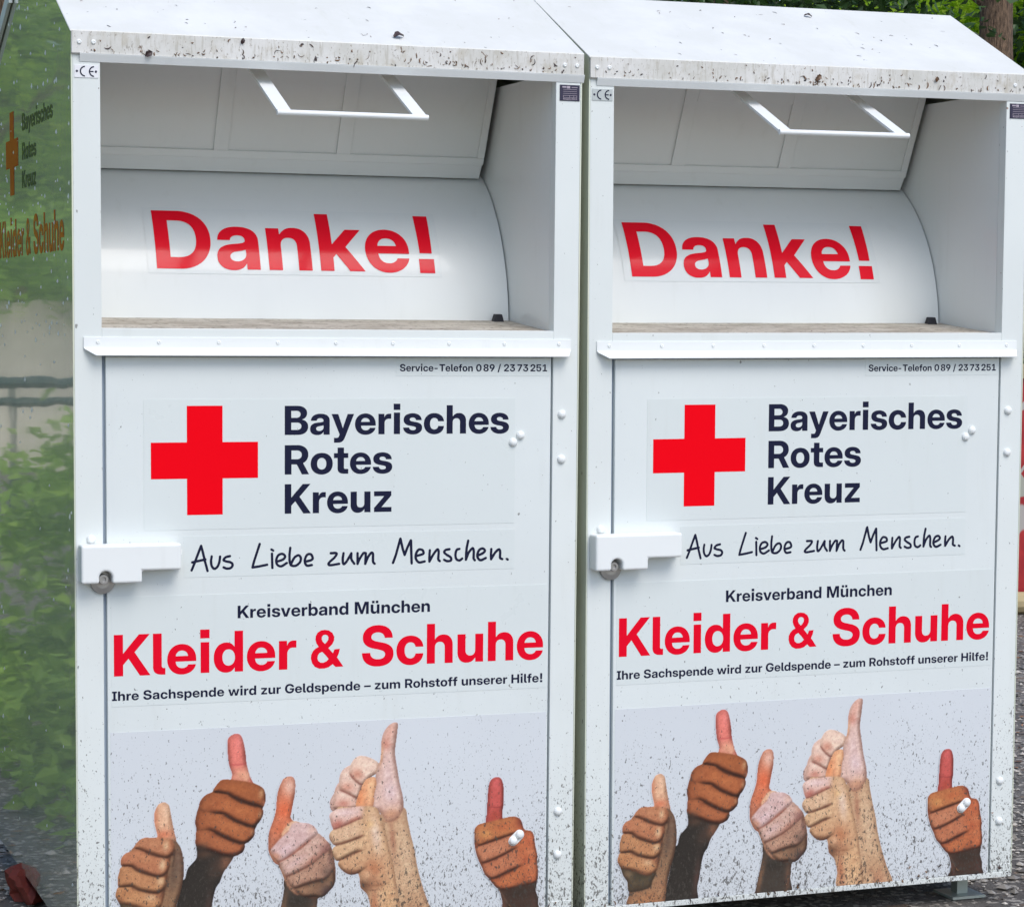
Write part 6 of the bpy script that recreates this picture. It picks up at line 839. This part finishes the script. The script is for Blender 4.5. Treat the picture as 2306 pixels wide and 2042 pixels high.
M['rail_green'] = new_mat('dark_green_paint', (.02, .05, .04), .4)
t = empty('metal_railing', (-2.2, 10.5, 0)); tag(t, 'dark green metal railing reflected in the left side panel', 'railing')
bm = bmesh.new(); tube(bm, (-4, 0, 1.0), (2.4, 0, 1.0), .035); tube(bm, (-4, 0, .88), (2.4, 0, .88), .028); obj('handrail', bm, M['rail_green'], t)
for k in range(9):
    bm = bmesh.new(); tube(bm, (-4 + .8 * k, 0, 0), (-4 + .8 * k, 0, .97), .022); obj('post', bm, M['rail_green'], t)
M['tan'] = paint('tan_render', (.66, .60, .47), .9, m_=False, vary=.2)
t = bmesh.new(); box(t, -9, .5, 17.2, 17.45, 0, 1.55)
tag(obj('garden_wall', t, M['tan']), 'long tan rendered garden wall behind the green railing', 'wall')

# graffiti boards and the timber at the right edge
M['timber'] = paint('yellowed_timber', (.50, .40, .22), .8, m_=False, vary=.3)
t = empty('board_fence', (5.58, 5.42, 0)); tag(t, 'red graffiti covered board fence at the right picture edge', 'fence')
bm = bmesh.new(); box(bm, -.6, 2.6, 0, .05, .06, 1.16); obj('board_panel', bm, M['graffiti'], t)
bm = bmesh.new(); box(bm, -.62, 2.62, -.02, .07, 1.16, 1.23); obj('top_rail', bm, M['timber'], t)
for x in (-.5, 1.0, 2.5):
    bm = bmesh.new(); box(bm, x - .05, x + .05, .052, .14, 0, 1.158); obj('post', bm, M['timber'], t)
bm = bmesh.new(); tube(bm, (4.7, 5.28, .055), (8.2, 5.28, .055), .055, 12)
tag(obj('timber_kerb', bm, M['timber']), 'yellowish round timber lying along the foot of the red fence', 'log')

# small red crumpled packaging under the left container's side
rng = np.random.default_rng(2); bm = bmesh.new()
bmesh.ops.create_icosphere(bm, subdivisions=3, radius=1)
for v in bm.verts:
    p = v.co.normalized(); k = 1 + .28 * math.sin(5 * p.x + 2) * math.cos(4 * p.z + 1) + .14 * math.sin(11 * p.y + 3 * p.x) - .4 * max(0, p.x * .8 + .1) * (p.z > .2)
    v.co = Vector((p.x * .050 * k, p.y * .085 * k, max(p.z * .052 * k, -.030) + .031))
bmesh.ops.translate(bm, verts=bm.verts[:], vec=(.015, .79, 0))
M['red_pack'] = new_mat('dull_red_plastic', (.17, .024, .014), .75)
tag(obj('crumpled_packaging', bm, M['red_pack']), 'dull red crumpled plastic packaging on the ground under the left container', 'litter')

# loose gravel and leaf litter on the ground
def scatter(n, regions, rng):
    out = []
    for (x0, x1, y0, y1, k) in regions:
        m = int(n * k); out.append(np.stack([rng.uniform(x0, x1, m), rng.uniform(y0, y1, m)], 1))
    return np.concatenate(out)
rng = np.random.default_rng(77)
xy = scatter(9000, ((2.3, 3.6, -.4, 2.2, .35), (2.6, 5.8, 1.5, 5.4, .5), (-.5, .6, .3, 2.2, .15)), rng)
n = len(xy); r = rng.gamma(2.0, .0028, n) + .002
octa = np.array([(1,0,0),(-1,0,0),(0,1,0),(0,-1,0),(0,0,1),(0,0,-1)], float); of = np.array([(0,2,4),(2,1,4),(1,3,4),(3,0,4),(2,0,5),(1,2,5),(3,1,5),(0,3,5)])
sc = rng.uniform(.6, 1.3, (n, 6, 1)); ang = rng.uniform(0, 6.28, n)
v = octa[None] * sc * r[:, None, None]; v[..., 2] *= .6
ca, sa = np.cos(ang)[:, None], np.sin(ang)[:, None]; vx = v[..., 0] * ca - v[..., 1] * sa; vy = v[..., 0] * sa + v[..., 1] * ca
v = np.stack([vx + xy[:, :1], vy + xy[:, 1:], v[..., 2] + r[:, None] * .3], -1).reshape(-1, 3)
f = (np.arange(n)[:, None, None] * 6 + of[None]).reshape(-1, 3)
tag(pyobj('gravel', v.tolist(), f.tolist(), M['stone']), kind='stuff')
xy = scatter(1500, ((2.3, 5.8, -.4, 5.4, .8), (-.6, .6, .2, 2.4, .2)), rng)
pts = np.concatenate([xy, rng.uniform(.004, .012, (len(xy), 1))], 1)
me = leaf_mesh('leaf_litter', pts, .035, rng)
co = np.zeros(len(me.vertices) * 3); me.vertices.foreach_get('co', co); co = co.reshape(-1, 3); co[:, 2] = np.clip(.006 + (co[:, 2] - .006) * .25, .003, .03); me.vertices.foreach_set('co', co.ravel())
M['litter'] = m_leaf('litter_leaves', (.06, .035, .02), (.34, .17, .07), .0)
tag(link_mesh('leaf_litter', me, M['litter']), kind='stuff')

rng = np.random.default_rng(91)
p = np.stack([rng.uniform(-16, 44, 48000), 34 + rng.normal(0, 1.2, 48000), np.abs(rng.normal(4.5, 3.0, 48000))], 1)
p = p[p[:, 2] < 9 + 1.5 * np.sin(p[:, 0] * .7) + np.sin(p[:, 0] * 1.9)]
tag(link_mesh('far_woods', leaf_mesh('far_woods', p, .62, rng), M['leaf_mid']), kind='stuff')

rng = np.random.default_rng(55)
p = np.stack([rng.uniform(-1.5, -.16, 6000), rng.uniform(1.2, 5.5, 6000), np.abs(rng.normal(0, .07, 6000)) + .02], 1)
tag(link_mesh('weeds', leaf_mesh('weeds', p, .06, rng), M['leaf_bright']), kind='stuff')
